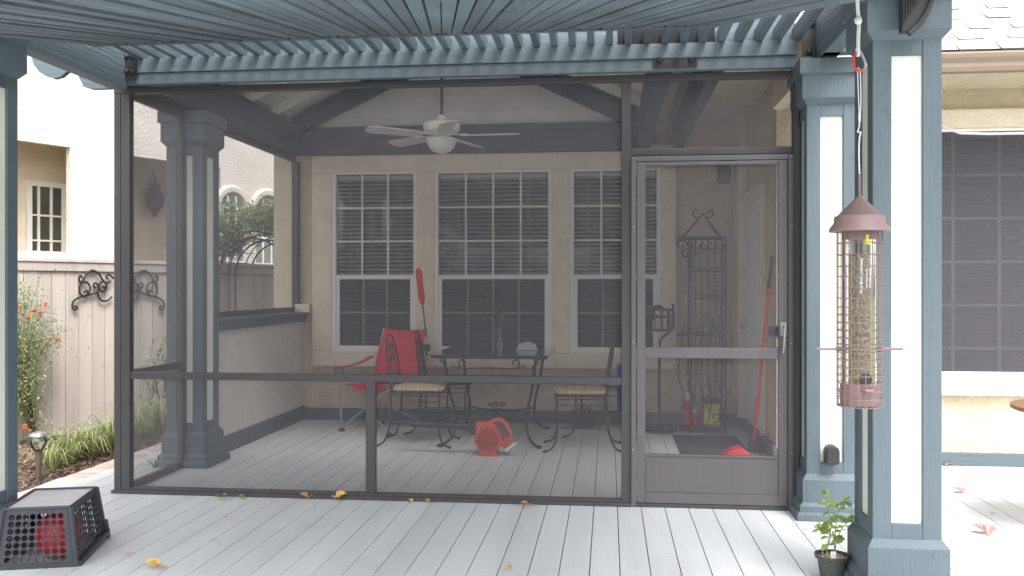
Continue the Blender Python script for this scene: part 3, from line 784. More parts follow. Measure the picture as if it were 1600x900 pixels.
for q in (.35, 1.9, tl-.15):
    a = Vector((ex0, EY, EZ+.07))-vd*q; b = Vector((ex1, EY, EZ+.07))-vd*q
    m = MB(); m.beam(a, b, .09, .045); m.build('joist', 'blue_paint_x', lat)
# screws at the slat ends
scr = None
for i in range(NP):
    x = ex0+(ex1-ex0)*i/(NP-1)
    if scr is None:
        m = MB(); m.lathe([(.009, -.003), (.009, .004)], Vector((x, EY, EZ))-vd*.10+Vector((0, 0, -.0025)), 8); scr = m.build('screw', 'black_metal', lat); XS = x
    else:
        o = scr.copy(); COL.objects.link(o); o.location.x += x-XS+random.uniform(-.006, .006); o.location.y += random.uniform(-.01, .01)

# ================================================================== PORCH ROOF (gable)
PR0 = -3.15; PR1 = .33; PRX = (PR0+PR1)/2; PZ = 2.93; SLP = .48; Y0 = 5.60
pr = empty('porch_roof', (PRX, 7, 2.65), 'gabled porch roof with pale ceiling boards and dark blue beams', 'porch roof')
apex = PZ+(PRX-PR0)*SLP
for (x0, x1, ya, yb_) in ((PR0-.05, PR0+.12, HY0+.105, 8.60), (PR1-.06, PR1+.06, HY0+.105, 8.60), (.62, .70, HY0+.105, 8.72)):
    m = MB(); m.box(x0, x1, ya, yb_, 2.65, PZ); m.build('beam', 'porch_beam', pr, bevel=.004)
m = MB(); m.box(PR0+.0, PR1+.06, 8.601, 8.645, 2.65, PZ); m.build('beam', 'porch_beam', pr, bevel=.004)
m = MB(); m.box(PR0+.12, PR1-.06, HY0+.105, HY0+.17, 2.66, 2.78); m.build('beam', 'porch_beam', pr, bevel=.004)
for sgn, xe in ((1, PR0), (-1, PR1)):
    # ceiling boards
    m = MB(); nb_ = 12; L = math.hypot(PRX-PR0, apex-PZ)
    dirv = Vector((PRX-xe, 0, apex-PZ))/nb_
    for k in range(nb_):
        a = Vector((xe, Y0, PZ+.10))+dirv*(k+.015); b = Vector((xe, Y0, PZ+.10))+dirv*(k+.985)
        nn = Vector((-dirv.z, 0, dirv.x)).normalized()*(.02 if dirv.x > 0 else -.02)
        m.add([a, b, b+Vector((0, 3.15, 0)), a+Vector((0, 3.15, 0)), a+nn, b+nn, b+nn+Vector((0, 3.15, 0)), a+nn+Vector((0, 3.15, 0))],
              [(0, 1, 2, 3), (4, 7, 6, 5), (0, 4, 5, 1), (1, 5, 6, 2), (2, 6, 7, 3), (3, 7, 4, 0)])
    m.build('ceiling', 'ceiling_white', pr)
    m = MB(); a = Vector((xe-sgn*.35, Y0-.1, PZ+.10-.35*SLP+.03)); b = Vector((PRX, Y0-.1, apex+.13)); dy = Vector((0, 3.4, 0)); up_ = Vector((0, 0, .04))
    m.add([a, b, b+dy, a+dy, a+up_, b+up_, b+up_+dy, a+up_+dy], [(0, 1, 2, 3), (4, 7, 6, 5), (0, 4, 5, 1), (1, 5, 6, 2), (2, 6, 7, 3), (3, 7, 4, 0)]); m.build('roof_deck', 'shingle', pr)
    for yy in (6.2, 6.85, 7.5, 8.1):
        m = MB(); m.beam(Vector((xe, yy, PZ+.055)), Vector((PRX, yy, apex+.055)), .04, .085); m.build('rafter', 'ceiling_white', pr)
    m = MB(); m.beam(Vector((xe+sgn*.05, 8.56, PZ+.0)), Vector((PRX, 8.56, apex-.03)), .07, .17); m.build('rake_beam', 'porch_beam', pr, bevel=.004)
m = MB(); 
zc = PZ
while zc < apex+.1:      # horizontal siding on the gable wall
    hw = max(.02, (apex+.1-zc)/SLP)
    m.box(max(PR0, PRX-hw), min(PR1+.06, PRX+hw), 8.66, 8.67, zc, zc+.1485); zc += .15
m.box(PR0, PR1+.06, 8.672, 8.70, PZ-.2, apex+.1)
m.build('gable_wall', 'ceiling_white', pr)
m = MB(); m.box(PR1+.061, 1.62, Y0, 8.749, 2.951, 2.99); m.build('soffit', 'stucco_trim', pr)
m = MB(); m.box(1.25, 1.62, HY0+.25, 7.0, 2.70, 2.949); m.build('fascia', 'stucco_trim', pr)

# ================================================================== KNEE WALL
kw = empty('knee_wall', (-3.12, 7.7, 0), 'low cream board wall with blue cap rail at the left of the porch', 'low wall')
KX = -3.07
m = MB(); y = 6.61
while y < 8.7: m.box(KX-.02, KX, y, min(8.74, y+.098), .14, 1.05); y += .10
m.box(KX-.05, KX-.022, 6.61, 8.74, .1, 1.05); m.build('board', 'knee_board', kw)
m = MB(); m.box(KX-.06, KX+.015, 6.61, 8.74, .001, .14); m.build('base_rail', 'blue_paint_y', kw, bevel=.004)
m = MB(); m.box(KX-.10, KX+.04, 6.61, 8.74, 1.05, 1.085); m.box(KX-.07, KX+.02, 6.61, 8.74, .99, 1.05); m.build('cap_rail', 'blue_paint_y', kw, bevel=.004)
m = MB(); m.box(KX-.05, KX+.1, 8.60, 8.74, 1.085, 1.17); m.build('end_block', 'stucco_trim', kw, bevel=.006)

# ================================================================== SCREEN ENCLOSURE
SY = 5.46
enc = empty('screen_enclosure', (-1, SY, 0), 'dark bronze framed insect screen wall around the porch', 'screen enclosure')
def bar(x0, x1, y0, y1, z0, z1, name='post', mt='bronze', bev=.003):
    m = MB(); m.box(x0, x1, y0, y1, z0, z1); return m.build(name, mt, enc, bevel=bev)
xc0 = at(178, 500, SY).x; xc1 = at(203, 500, SY).x; xm0 = at(571, 650, SY).x; xm1 = at(586, 650, SY).x
xp0 = at(971, 500, SY).x; xp1 = at(986, 500, SY).x; xd1 = at(1239, 500, SY).x
m = MB(); m.box(xc0, xc0+.045, SY, SY+.05, 0, 2.59); m.box(xc0+.049, xc1, SY-.004, SY+.05, 0, 2.59); m.box(xc0+.04, xc0+.055, SY+.01, SY+.045, 0, 2.58); m.build('post', 'bronze', enc, bevel=.003)
bar(xm0, xm1, SY+.002, SY+.048, .042, .74)
bar(xp0, xp1, SY, SY+.05, 0.004, 2.59)
bar(xd1, 1.13, SY-.01, SY+.05, 0, 2.59)
bar(xc1, xp0, SY+.001, SY+.049, .003, .04, 'sill'); 
m = MB(); m.box(xc0-.01, xp1, SY-.02, SY, .002, .022); m.build('sill', 'bronze', enc, bevel=.002)
bar(xc1, xp0, SY+.004, SY+.047, .74, .785, 'rail')
bar(xc0, 1.13, SY-.003, SY+.052, 2.59, 2.628, 'rail')
zt0 = at(1100, 243, SY).z; zt1 = at(1100, 233, SY).z
bar(xp1, xd1, SY+.002, SY+.05, zt0+.005, zt1+.01, 'rail')
def screen(p, mt='screen_mesh'):
    m = MB(); m.add(p, [(0, 1, 2, 3)]); return m.build('screen_panel', mt, enc)
ys = SY+.025
screen([(xc1, ys, .785), (xp0, ys, .785), (xp0, ys, 2.59), (xc1, ys, 2.59)])
screen([(xc1, ys, .04), (xm0, ys, .04), (xm0, ys, .74), (xc1, ys, .74)])
screen([(xm1, ys, .04), (xp0, ys, .04), (xp0, ys, .74), (xm1, ys, .74)])
screen([(xp1, ys, zt1+.01), (xd1, ys, zt1+.01), (xd1, ys, 2.59), (xp1, ys, 2.59)])
# left side screens
SX = -3.14
bar(SX-.02, SX+.02, 6.25, 6.32, .002, 2.64); bar(SX-.02, SX+.02, SY+.05, 6.25, .002, .05, 'sill'); bar(SX-.02, SX+.02, SY+.05, 6.25, .74, .79, 'rail'); bar(SX-.02, SX+.02, SY+.05, 6.25, 2.58, 2.64, 'rail')
bar(SX-.02, SX+.02, 6.61, 8.74, 1.09, 1.14, 'rail'); bar(SX-.02, SX+.03, 8.66, 8.74, 1.14, 2.6)
bar(SX-.02, SX+.02, 6.61, 8.66, 2.59, 2.645, 'rail')
screen([(SX, SY+.05, .05), (SX, 6.25, .05), (SX, 6.25, .74), (SX, SY+.05, .74)], 'screen_mesh_side')
screen([(SX, SY+.05, .79), (SX, 6.25, .79), (SX, 6.25, 2.58), (SX, SY+.05, 2.58)], 'screen_mesh_side')
screen([(SX, 6.61, 1.14), (SX, 8.66, 1.14), (SX, 8.66, 2.59), (SX, 6.61, 2.59)], 'screen_mesh_side')
screen([(1.27, 5.57, .01), (1.27, 6.99, .01), (1.27, 6.99, 2.64), (1.27, 5.57, 2.64)], 'screen_mesh_side')
# door frame + door
zb0 = .012
dz1 = at(1100, 243, SY-.01).z
m = MB(); t = .030
m.box(xp1, xp1+t, SY-.016, SY+.04, .003, dz1); m.box(xd1-t, xd1, SY-.016, SY+.04, .003, dz1); m.box(xp1+t, xd1-t, SY-.016, SY+.04, dz1-.03, dz1); m.build('door_frame', 'bronze_door', enc, bevel=.003)
m = MB(); m.box(xp1+t, xd1-t, SY-.01, SY+.04, .002, .025); m.build('threshold', 'bronze', enc)
a0 = xp1+t+.004; a1 = xd1-t-.004; top = dz1-.034; st = .052
zk = at(1100, 711, SY).z; zm0 = at(1100, 560, SY).z; zm1 = at(1100, 543, SY).z; zt_ = at(1100, 258, SY).z
door = MB()
yd0, yd1 = SY-.012, SY+.022
door.box(a0, a0+st, yd0, yd1, .028, top); door.box(a1-st, a1, yd0, yd1, .028, top)
door.box(a0+st, a1-st, yd0, yd1, zt_, top); door.box(a0+st, a1-st, yd0, yd1, zm0, zm1)
door.box(a0+st, a1-st, yd0+.008, yd1-.004, .09, zk-.012); door.box(a0+st, a1-st, yd0, yd1, .028, .09); door.box(a0+st, a1-st, yd0+.002, yd1, zk-.012, zk)
D = door.build('door', 'bronze_door', enc, bevel=.003)
m = MB(); m.add([(a0+st, ys-.02, zk), (a1-st, ys-.02, zk), (a1-st, ys-.02, zm0), (a0+st, ys-.02, zm0)], [(0, 1, 2, 3)]); m.add([(a0+st, ys-.02, zm1), (a1-st, ys-.02, zm1), (a1-st, ys-.02, zt_), (a0+st, ys-.02, zt_)], [(0, 1, 2, 3)]); m.build('mesh_panel', 'screen_mesh', D)
hx = at(1226, 520, SY-.05); m = MB(); hz = hx.z
m.tube(smooth([(hx.x, yd0, hz+.03), (hx.x, yd0-.035, hz+.04), (hx.x, yd0-.05, hz+.02), (hx.x-.002, yd0-.035, hz-.08), (hx.x-.004, yd0-.02, hz-.12)], 5), .009, 8)
m.box(hx.x-.018, hx.x+.018, yd0-.006, yd0-.0005, hz-.02, hz+.06); m.build('handle', 'steel', D, sm=True)
m = MB(); m.box(hx.x-.075, hx.x-.01, yd1, yd1+.05, hz-.03, hz+.035); m.build('latch', 'black_plastic', D, bevel=.006)
m = MB()
for zz in (dz1-.012, 1.7, 1.0, .35):
    for xx in (xp1+.012, xd1-.012): m.sphere((xx, SY-.017, zz), .005, 8, 5)
m.build('screw', 'steel', D)

# ================================================================== PORCH CONTENTS
# ceiling fan
fc = atd(690, 205, 7.4); fan = empty('ceiling_fan', (fc.x, fc.y, 2.4), 'white five blade ceiling fan with light globe on a dark rod', 'ceiling fan')
bz = at(690, 212, fc.y).z
m = MB(); m.lathe([(.013, bz+.16), (.013, apex+.1)], (fc.x, fc.y, 0), 10); m.build('rod', 'black_metal', fan, sm=True)
m = MB(); m.lathe([(.028, bz+.17), (.05, bz+.115), (.135, bz+.11), (.155, bz+.095), (.155, bz+.06), (.145, bz+.035), (.09, bz+.01), (.055, bz-.005), (.05, bz-.03), (.07, bz-.035)][::-1], (fc.x, fc.y, 0), 28); m.build('motor', 'fan_white', fan, sm=True)
m = MB(); m.lathe([(.02, bz-.15), (.07, bz-.135), (.105, bz-.10), (.125, bz-.055), (.12, bz-.04)], (fc.x, fc.y, 0), 28); m.build('globe', 'globe', fan, sm=True)
m = MB(); m.lathe([(.122, bz-.045), (.128, bz-.03), (.09, bz-.03)], (fc.x, fc.y, 0), 28); m.build('globe_rim', 'fan_white', fan, sm=True)
for k in range(5):
    an = R(208-72*k+6.2)
    Mx = Matrix.Translation((fc.x, fc.y, bz)) @ Matrix.Rotation(an, 4, 'Z') @ Matrix.Rotation(R(12), 4, 'X')
    poly = [(.17, -.045), (.25, -.06), (.60, -.072), (.645, -.055), (.66, 0), (.645, .055), (.60, .072), (.25, .06), (.17, .045)]
    m = MB(); m.prism(poly, (0, 0, -.004), (1, 0, 0), (0, 1, 0), (0, 0, .008)); m.v = [Mx @ v for v in m.v]; b = m.build('blade', 'fan_blade', fan)
    m = MB(); m.prism([(.06, -.02), (.14, -.012), (.23, -.035), (.23, .035), (.14, .012), (.06, .02)], (0, 0, .005), (1, 0, 0), (0, 1, 0), (0, 0, .006)); m.v = [Mx @ v for v in m.v]; m.build('blade_arm', 'fan_white', b)

# pull chains are too fine; bistro chairs
def spiral(c, ax, ay, r0, r1, t0, t1, n=14):
    c = Vector(c); ax = Vector(ax); ay = Vector(ay)
    return [c+ax*(r0+(r1-r0)*i/n)*math.cos(t0+(t1-t0)*i/n)+ay*(r0+(r1-r0)*i/n)*math.sin(t0+(t1-t0)*i/n) for i in range(n+1)]
def make_chair(label):
    root = empty('bistro_chair', (0, 0, 0), label, 'chair', 'wrought iron chairs around the glass table')
    sz = .455; hw = .21; r = .0085
    m = MB(); m.tube([(-hw, -hw, sz), (hw, -hw*.95, sz), (hw, hw*.95, sz), (-hw, hw, sz)], r, 6, closed=True); m.build('seat_frame', 'iron', root)
    m = MB()
    pr_ = []
    N_ = 20
    for j, (zz, q) in enumerate(((sz+.005, .92), (sz+.02, 1.04), (sz+.04, 1.02), (sz+.052, .8), (sz+.056, .3))):
        for k in range(N_):
            a = 2*PI*k/N_; cx_ = math.copysign(abs(math.cos(a))**.35, math.cos(a)); cy_ = math.copysign(abs(math.sin(a))**.35, math.sin(a))
            pr_.append((cx_*hw*q*1.0, cy_*hw*q, zz))
    fs = []
    for j in range(4):
        for k in range(N_): fs.append((j*N_+k, j*N_+(k+1) % N_, (j+1)*N_+(k+1) % N_, (j+1)*N_+k))
    fs.append(tuple(range(N_))[::-1]); fs.append(tuple(4*N_+k for k in range(N_))); m.add(pr_, fs); m.build('cushion', 'cushion', root, sm=True)
    for sy in (-1, 1):
        m = MB(); m.tube(smooth([(hw-.01, sy*(hw-.02), sz), (hw-.02, sy*(hw-.02), .25), (hw-.015, sy*(hw-.02), .12), (hw+.02, sy*(hw-.0), .035), (hw+.075, sy*(hw+.02), .012)], 5), r)
        m.lathe([(.014, 0), (.018, .004), (.016, .016), (.006, .02)], (hw+.08, sy*(hw+.02), 0), 8); m.build('leg', 'iron', root, sm=True)
        m = MB(); m.tube(smooth([(-hw+.0, sy*(hw-.01), sz+.0), (-hw-.01, sy*(hw-.02), .25), (-hw-.03, sy*(hw-.02), .12), (-hw-.07, sy*(hw-.0), .035), (-hw-.13, sy*(hw+.02), .012)], 5), r)
        m.lathe([(.014, 0), (.018, .004), (.016, .016), (.006, .02)], (-hw-.135, sy*(hw+.02), 0), 8); m.build('leg', 'iron', root, sm=True)
    m = MB(); hgt = .93; bx = -hw; tilt = -.07
    def bp(y, z): return (bx+tilt*(z-sz)/(hgt-sz), y, z)
    m.tube(smooth([bp(-hw+.02, sz), bp(-hw+.03, sz+.25), bp(-.15, hgt-.1), bp(-.08, hgt-.015), bp(0, hgt), bp(.08, hgt-.015), bp(.15, hgt-.1), bp(hw-.03, sz+.25), bp(hw-.02, sz)], 5), r)
    m.build('back_frame', 'iron', root, sm=True)
    m = MB()
    m.tube(smooth([bp(-.09, sz+.0), bp(-.07, sz+.2), bp(-.03, sz+.32), bp(-.07, hgt-.1)], 5), .005); m.tube(smooth([bp(.09, sz), bp(.07, sz+.2), bp(.03, sz+.32), bp(.07, hgt-.1)], 5), .005)
    for sy in (-1, 1):
        c = bp(sy*.045, hgt-.10); m.tube(spiral(c, (0, sy, 0), (tilt/.47, 0, 1), .04, .008, -1, 5.5), .005)
        c = bp(sy*.05, hgt-.2); m.tube(spiral(c, (0, sy, 0), (tilt/.47, 0, -1), .035, .008, -1, 5), .005)
    m.tube(smooth([bp(-.16, sz+.09), bp(-.08, sz+.16), bp(0, sz+.1), bp(.08, sz+.16), bp(.16, sz+.09)], 4), .005)
    m.build('back_scroll', 'iron', root, sm=True)
    m = MB()
    for sy in (-1, 1): m.tube([(hw-.02, sy*(hw-.02), .19), (-hw-.01, sy*(hw-.02), .19)], .006); m.tube([(hw-.02, sy*(hw-.02), .38), (-hw, sy*(hw-.02), .38)], .004)
    m.tube([(0, -hw+.02, .19), (0, hw-.02, .19)], .006); m.build('stretcher', 'iron', root, sm=True)
    return root
ch = make_chair('wrought iron chair with striped cushion in front of the red folding chair')
ch.location = (-1.60, 7.50, 0)
for (loc, rz, lab) in (((-1.50, 8.17, 0), R(4), 'wrought iron chair at the table behind the front left one, near the windows'),
                       ((-.235, 7.42, 0), PI+R(3), 'wrought iron chair with tan cushion right of the glass table, closest to the screen'),
                       ((-.08, 8.10, 0), PI-R(6), 'wrought iron chair right of the glass table, half hidden behind another chair')):
    o = copy_tree(ch); o.location = loc; o.rotation_euler = (0, 0, rz); o['label'] = lab

# glass table
TX0 = -1.49; TX1 = -.49; TY0 = 7.30; TY1 = 8.42; TZ = .765
tb = empty('glass_table', ((TX0+TX1)/2, (TY0+TY1)/2, 0), 'rectangular glass topped table on curved wrought iron legs', 'table')
m = MB(); m.box(TX0, TX1, TY0, TY1, TZ, TZ+.010); m.build('glass_top', 'table_glass', tb, bevel=.003)
m = MB(); m.tube([(TX0+.02, TY0+.02, TZ-.012), (TX1-.02, TY0+.02, TZ-.012), (TX1-.02, TY1-.02, TZ-.012), (TX0+.02, TY1-.02, TZ-.012)], .012, 6, closed=True)
m.build('top_frame', 'iron', tb)
for sx in (-1, 1):
    for sy in (-1, 1):
        cx_ = (TX0+TX1)/2; cy_ = (TY0+TY1)/2; ax_ = .38*sx; ay_ = .46*sy
        m = MB(); P_ = [(cx_+ax_*1.02, cy_+ay_*1.02, TZ-.02), (cx_+ax_*.93, cy_+ay_*.95, .5), (cx_+ax_*.80, cy_+ay_*.86, .24), (cx_+ax_*.84, cy_+ay_*.92, .09), (cx_+ax_*1.0, cy_+ay_*1.06, .025), (cx_+ax_*1.1, cy_+ay_*1.12, .014)]
        m.tube(smooth(P_, 6), .0125); m.lathe([(.02, 0), (.026, .005), (.022, .02), (.008, .026)], (cx_+ax_*1.1, cy_+ay_*1.12, 0), 10); m.build('leg', 'iron', tb, sm=True)
m = MB(); cx_ = (TX0+TX1)/2; cy_ = (TY0+TY1)/2
for sy in (-1, 1):
    m.tube(smooth([(cx_-.31, cy_+sy*.40, .22), (cx_-.15, cy_+sy*.34, .20), (cx_+.15, cy_+sy*.34, .20), (cx_+.31, cy_+sy*.40, .22)], 5), .009)
m.tube([(cx_, cy_-.34, .2), (cx_, cy_+.34, .2)], .008)
m.build('stretcher', 'iron', tb, sm=True)
m = MB()
for sx in (-1, 1):
    y_ = TY0+.04
    m.tube(spiral((cx_+sx*.22, y_, TZ-.06), (sx, 0, 0), (0, 0, 1), .045, .012, -1.6, 4.2), .006)
    m.tube(smooth([(cx_+sx*.31, y_, TZ-.08), (cx_+sx*.22, y_, TZ-.105), (cx_, y_, TZ-.10)], 5), .006)
    m.tube([(cx_+sx*.42, y_, TZ-.02), (cx_+sx*.36, y_, TZ-.10)], .006); m.tube([(cx_+sx*.44, y_+.1, TZ-.03), (cx_+sx*.35, y_+.02, TZ-.12)], .005)
m.build('apron_scroll', 'iron', tb, sm=True)
m = MB(); m.tube([Vector((cx_+.08*math.cos(2*PI*k/16), cy_+.08*math.sin(2*PI*k/16), .30)) for k in range(16)], .005, 5, closed=True)
for a in range(4): m.tube(smooth([(cx_, cy_, .2), (cx_+.03*math.cos(a*PI/2), cy_+.03*math.sin(a*PI/2), .26), (cx_+.08*math.cos(a*PI/2), cy_+.08*math.sin(a*PI/2), .30)], 4), .004)
m.build('finial_basket', 'iron', tb, sm=True)
# vase, flowers, napkins
vp = at(781, 550, 7.62); vp.z = TZ+.0115
vs_ = empty('vase', vp, 'clear glass bottle vase with dried stems on the glass table', 'vase')
m = MB(); m.lathe([(.025, 0), (.038, .02), (.040, .05), (.028, .09), (.014, .13), (.012, .19), (.017, .205)], vp, 18, caps=False); m.build('bottle', 'clear_glass', vs_, sm=True)
m = MB()
for i in range(7):
    e = vp+Vector((random.gauss(0, .03), random.gauss(0, .03), random.uniform(.28, .38))); m.tube([vp+UP*.02, vp+UP*.19, e], .002, 5); m.sphere(e, .014, 7, 5)
m.build('dried_stem', 'stem', vs_)
m = MB(); np_ = at(822, 548, 7.9)
m.prism([(-.09, 0), (.10, 0), (.085, .045), (.02, .075), (-.07, .05)], (np_.x, np_.y, TZ+.013), (1, 0, 0), (0, .25, 1), (0, .03, 0)); tag(m.build('napkin', 'napkin_grey', bevel=.003), 'white folded napkin standing on the glass table', 'napkin')

# red folding camp chair
cc = empty('camp_chair', (-2.08, 8.28, 0), 'red folding camp chair left of the bistro chairs', 'camp chair', rz=R(-22))
def cb(m, name, mt, par=cc, **k): return m.build(name, mt, par, local=True, **k)
m = MB()   # back fabric, slightly sagging
def sheet(fn, nu=10, nv=10):
    vs = [fn(i/nu, j/nv) for j in range(nv+1) for i in range(nu+1)]
    return vs, [(j*(nu+1)+i, j*(nu+1)+i+1, (j+1)*(nu+1)+i+1, (j+1)*(nu+1)+i) for j in range(nv) for i in range(nu)]
m.add(*sheet(lambda u, v: ((u-.5)*(.50+.05*(1-v)), .10+.16*v+.05*math.sin(PI*u)*(1-.4*v)+.006*math.sin(u*17+v*9), .40+.53*v-.012*math.sin(PI*u)*v))); cb(m, 'backrest', 'fabric_red', sm=True, solid=.006)
m = MB(); m.add(*sheet(lambda u, v: ((u-.5)*.52, -.32+.44*v, .43-.05*math.sin(PI*u)-.02*v+.004*math.sin(u*14+v*11)))); cb(m, 'seat', 'fabric_red', sm=True, solid=.006)
for sx in (-1, 1):
    m = MB(); m.add(*sheet(lambda u, v: (sx*(.30+.05*(u-.5)), -.42+.56*v, .60+.06*v**1.5+.02*math.sin(PI*v)*-1), 3, 8)); cb(m, 'armrest', 'fabric_red', sm=True, solid=.008)
m = MB(); m.lathe([(.035, .50), (.042, .585)], (-.30, -.36, 0), 12, caps=False); cb(m, 'cup_holder', 'fabric_grey', sm=True, solid=.004)
for sx in (-1, 1):
    m = MB(); m.tube([(sx*.25, .27, .94), (sx*.28, .12, .42)], .009, 8); m.tube([(sx*.25, .13, .42), (sx*.23, .20, .03)], .009, 8); cb(m, 'leg', 'steel', sm=True)
    m = MB(); m.tube([(sx*.30, -.36, .60), (sx*.27, -.36, .02)], .009, 8); cb(m, 'leg', 'steel', sm=True)
    m = MB(); m.tube([(-sx*.24, .20, .05), (sx*.27, -.34, .42)], .008, 8); m.tube([(-sx*.27, -.36+.01*sx, .04), (sx*.26, -.355+.01*sx, .42)], .008, 8); cb(m, 'brace', 'steel', sm=True)
m = MB()
for x_, y_ in ((.23, .20), (-.23, .20), (.27, -.36), (-.27, -.36)): m.lathe([(.03, 0), (.03, .014), (.012, .03)], (x_, y_, 0), 10)
cb(m, 'foot', 'black_plastic', sm=True)
# furled umbrella clamped on the chair
ub = at(663, 500, 8.35); ut = at(654, 420, 8.30)
um = empty('umbrella', (ub.x, ub.y, .7), 'furled red umbrella clamped upright to the camp chair', 'umbrella')
axis = (ut-ub); m = MB(); m.tube([ub-axis*.35, ub+axis*.35], .007, 8); m.build('pole', 'black_metal', um, sm=True)
m = MB(); pts = [ub+axis*t for t in (.30, .38, .45, .6, .8, .97, 1.02)]; rs = (.013, .021, .028, .024, .028, .026, .006)
vs = []
for p, r_ in zip(pts, rs):
    for k in range(10): a = 2*PI*k/10; rr_ = r_*(1+.22*(k % 2)); vs.append(p+Vector((math.cos(a)*rr_, math.sin(a)*rr_, 0)))
m.add(vs, [(i*10+k, i*10+(k+1) % 10, (i+1)*10+(k+1) % 10, (i+1)*10+k) for i in range(6) for k in range(10)]); m.build('canopy', 'fabric_red', um, sm=True)
m = MB(); c = at(667, 543, 8.33); m.box(c.x-.03, c.x+.03, c.y-.02, c.y+.02, c.z-.03, c.z+.03); m.box(c.x-.012, c.x+.012, c.y-.035, c.y-.02, c.z-.08, c.z-.03); m.build('clamp', 'black_plastic', um, bevel=.004)

# leaf blower (orange)
bc = gd(770, 712); bc.z = 0
bl = empty('leaf_blower', bc, 'orange electric leaf blower with long black tube on the porch floor', 'leaf blower')
s_ = FPX/ (bc-CAM).dot(FW)
def bpp(px, py): return ((px-770)/s_, (712-py)/s_)
m = MB()
def disc(m, cx, cz, r_, y0_, y1_, n=24):
    poly = [(cx+r_*math.cos(2*PI*k/n), cz+r_*math.sin(2*PI*k/n)) for k in range(n)]
    m.prism(poly, (bc.x, bc.y+y0_, 0), (1, 0, 0), (0, 0, 1), (0, y1_-y0_, 0))
cx_, cz_ = bpp(763, 686)
disc(m, cx_, cz_, .108, -.03, .10)
m.prism([bpp(743, 680), bpp(743, 661), bpp(762, 660), bpp(775, 664), bpp(770, 682)], (bc.x, bc.y-.01, 0), (1, 0, 0), (0, 0, 1), (0, .09, 0))
m.prism([bpp(752, 702), bpp(748, 712), bpp(779, 712), bpp(774, 702)], (bc.x, bc.y-.035, 0), (1, 0, 0), (0, 0, 1), (0, .15, 0))
m.prism([bpp(780, 690), bpp(795, 683), bpp(802, 690), bpp(790, 700), bpp(784, 698)], (bc.x, bc.y-.0, 0), (1, 0, 0), (0, 0, 1), (0, .07, 0))
m.build('motor_housing', 'orange_plastic', bl, bevel=.006)
m = MB(); disc(m, cx_, cz_, .088, -.040, -.0302); o = m.build('fan_cover', 'orange_dark', bl, bevel=.003)
m = MB()
for k in range(14): a = 2*PI*k/14; m.tube([(bc.x+cx_+.02*math.cos(a), bc.y-.046, cz_+.02*math.sin(a)), (bc.x+cx_+.09*math.cos(a), bc.y-.041, cz_+.09*math.sin(a))], .0028, 5)
m.build('grille', 'orange_plastic', o)
def b3(px, py, y=.03): q = bpp(px, py); return Vector((bc.x+q[0], bc.y+y, q[1]))
m = MB(); m.tube(smooth([b3(762, 664), b3(772, 658), b3(781, 657), b3(789, 663), b3(796, 677), b3(797, 687), b3(790, 696)], 5), .019, 10); m.build('handle', 'orange_plastic', bl, sm=True)
m = MB(); m.tube([b3(744, 669), b3(720, 668), b3(640, 665), b3(626, 662)], .031, 14, taper=.62); m.build('tube', 'black_plastic', bl, sm=True)
m = MB(); m.beam(b3(790, 703, -.005), b3(807, 691, -.005), .05, .016); m.build('tag', 'white_plastic', bl)
m = MB(); q = bpp(752, 670); m.box(bc.x+q[0]-.018, bc.x+q[0]+.018, bc.y-.016, bc.y-.011, q[1]-.008, q[1]+.008); m.build('switch', 'white_plastic', bl)

# dark planter basket and things by the right chairs
p = at(912, 600, 8.42); p.z = 0; m = MB(); m.sqlathe([(.10, 0), (.125, .14), (.118, .14), (.095, .02)], p.x, p.y+.1)
bk = tag(m.build('basket', 'black_plastic', bevel=.004), 'small dark square basket against the back wall', 'basket')
m = MB(); 
for i in range(30): m.leaf(Vector((p.x+random.gauss(0, .05), p.y+.1+random.gauss(0, .04), .13+random.random()*.05)), (random.gauss(0, 1), random.gauss(0, 1), .6), UP, .06, .03)
tag(m.build('dried_plant', 'leaf_pink'), 'pinkish dried leaves heaped in the small dark basket', 'dried plant')
p = at(968, 580, 8.2); m = MB(); m.box(p.x-.02, p.x+.14, 8.35, 8.42, .18, .62); tag(m.build('blue_board', 'blue_plastic', bevel=.02), 'blue plastic board behind the right hand chairs', 'board')

# black pole stand with lantern head
pb = at(1030, 560, 8.36); pb.z = 0; stn = empty('patio_stand', pb, 'black curved pole stand with a round dark base behind the screen door', 'stand')
m = MB(); m.lathe([(.16, 0), (.165, .012), (.15, .03), (.05, .045), (.02, .06)], pb, 28); m.tube([Vector((pb.x+.16*math.cos(2*PI*k/24), pb.y+.16*math.sin(2*PI*k/24), .035)) for k in range(24)], .006, 5, closed=True); m.build('base', 'black_metal', stn, sm=True)
def P8(px, py, dy=0): q = at(px, py, pb.y+dy); return q
m = MB(); m.tube(smooth([P8(1030, 655), P8(1030, 600), P8(1031, 540), P8(1034, 529), P8(1048, 516), P8(1052, 505), P8(1052, 475)], 5), .013, 8); m.build('pole', 'black_metal', stn, sm=True)
m = MB(); h = P8(1028, 495); r_ = .115
m.lathe([(.02, h.z+.11), (.06, h.z+.085), (r_+.03, h.z+.07), (r_+.03, h.z+.055), (r_, h.z+.055)][::-1], (h.x, pb.y, 0), 20); m.lathe([(r_+.02, h.z-.01), (r_+.025, h.z+.012)], (h.x, pb.y, 0), 20)
for k in range(10): a = 2*PI*k/10; m.tube([(h.x+r_*math.cos(a), pb.y+r_*math.sin(a), h.z+.06), (h.x+r_*math.cos(a), pb.y+r_*math.sin(a), h.z-.12)], .006, 5)
m.lathe([(r_, h.z-.13), (r_+.004, h.z-.115)], (h.x, pb.y, 0), 20); m.build('lantern_cage', 'black_metal', stn, sm=True)
m = MB(); m.lathe([(.03, h.z-.11), (.03, h.z-.03)], (h.x-.02, pb.y, 0), 14); m.build('candle', 'white_plastic', stn, sm=True)

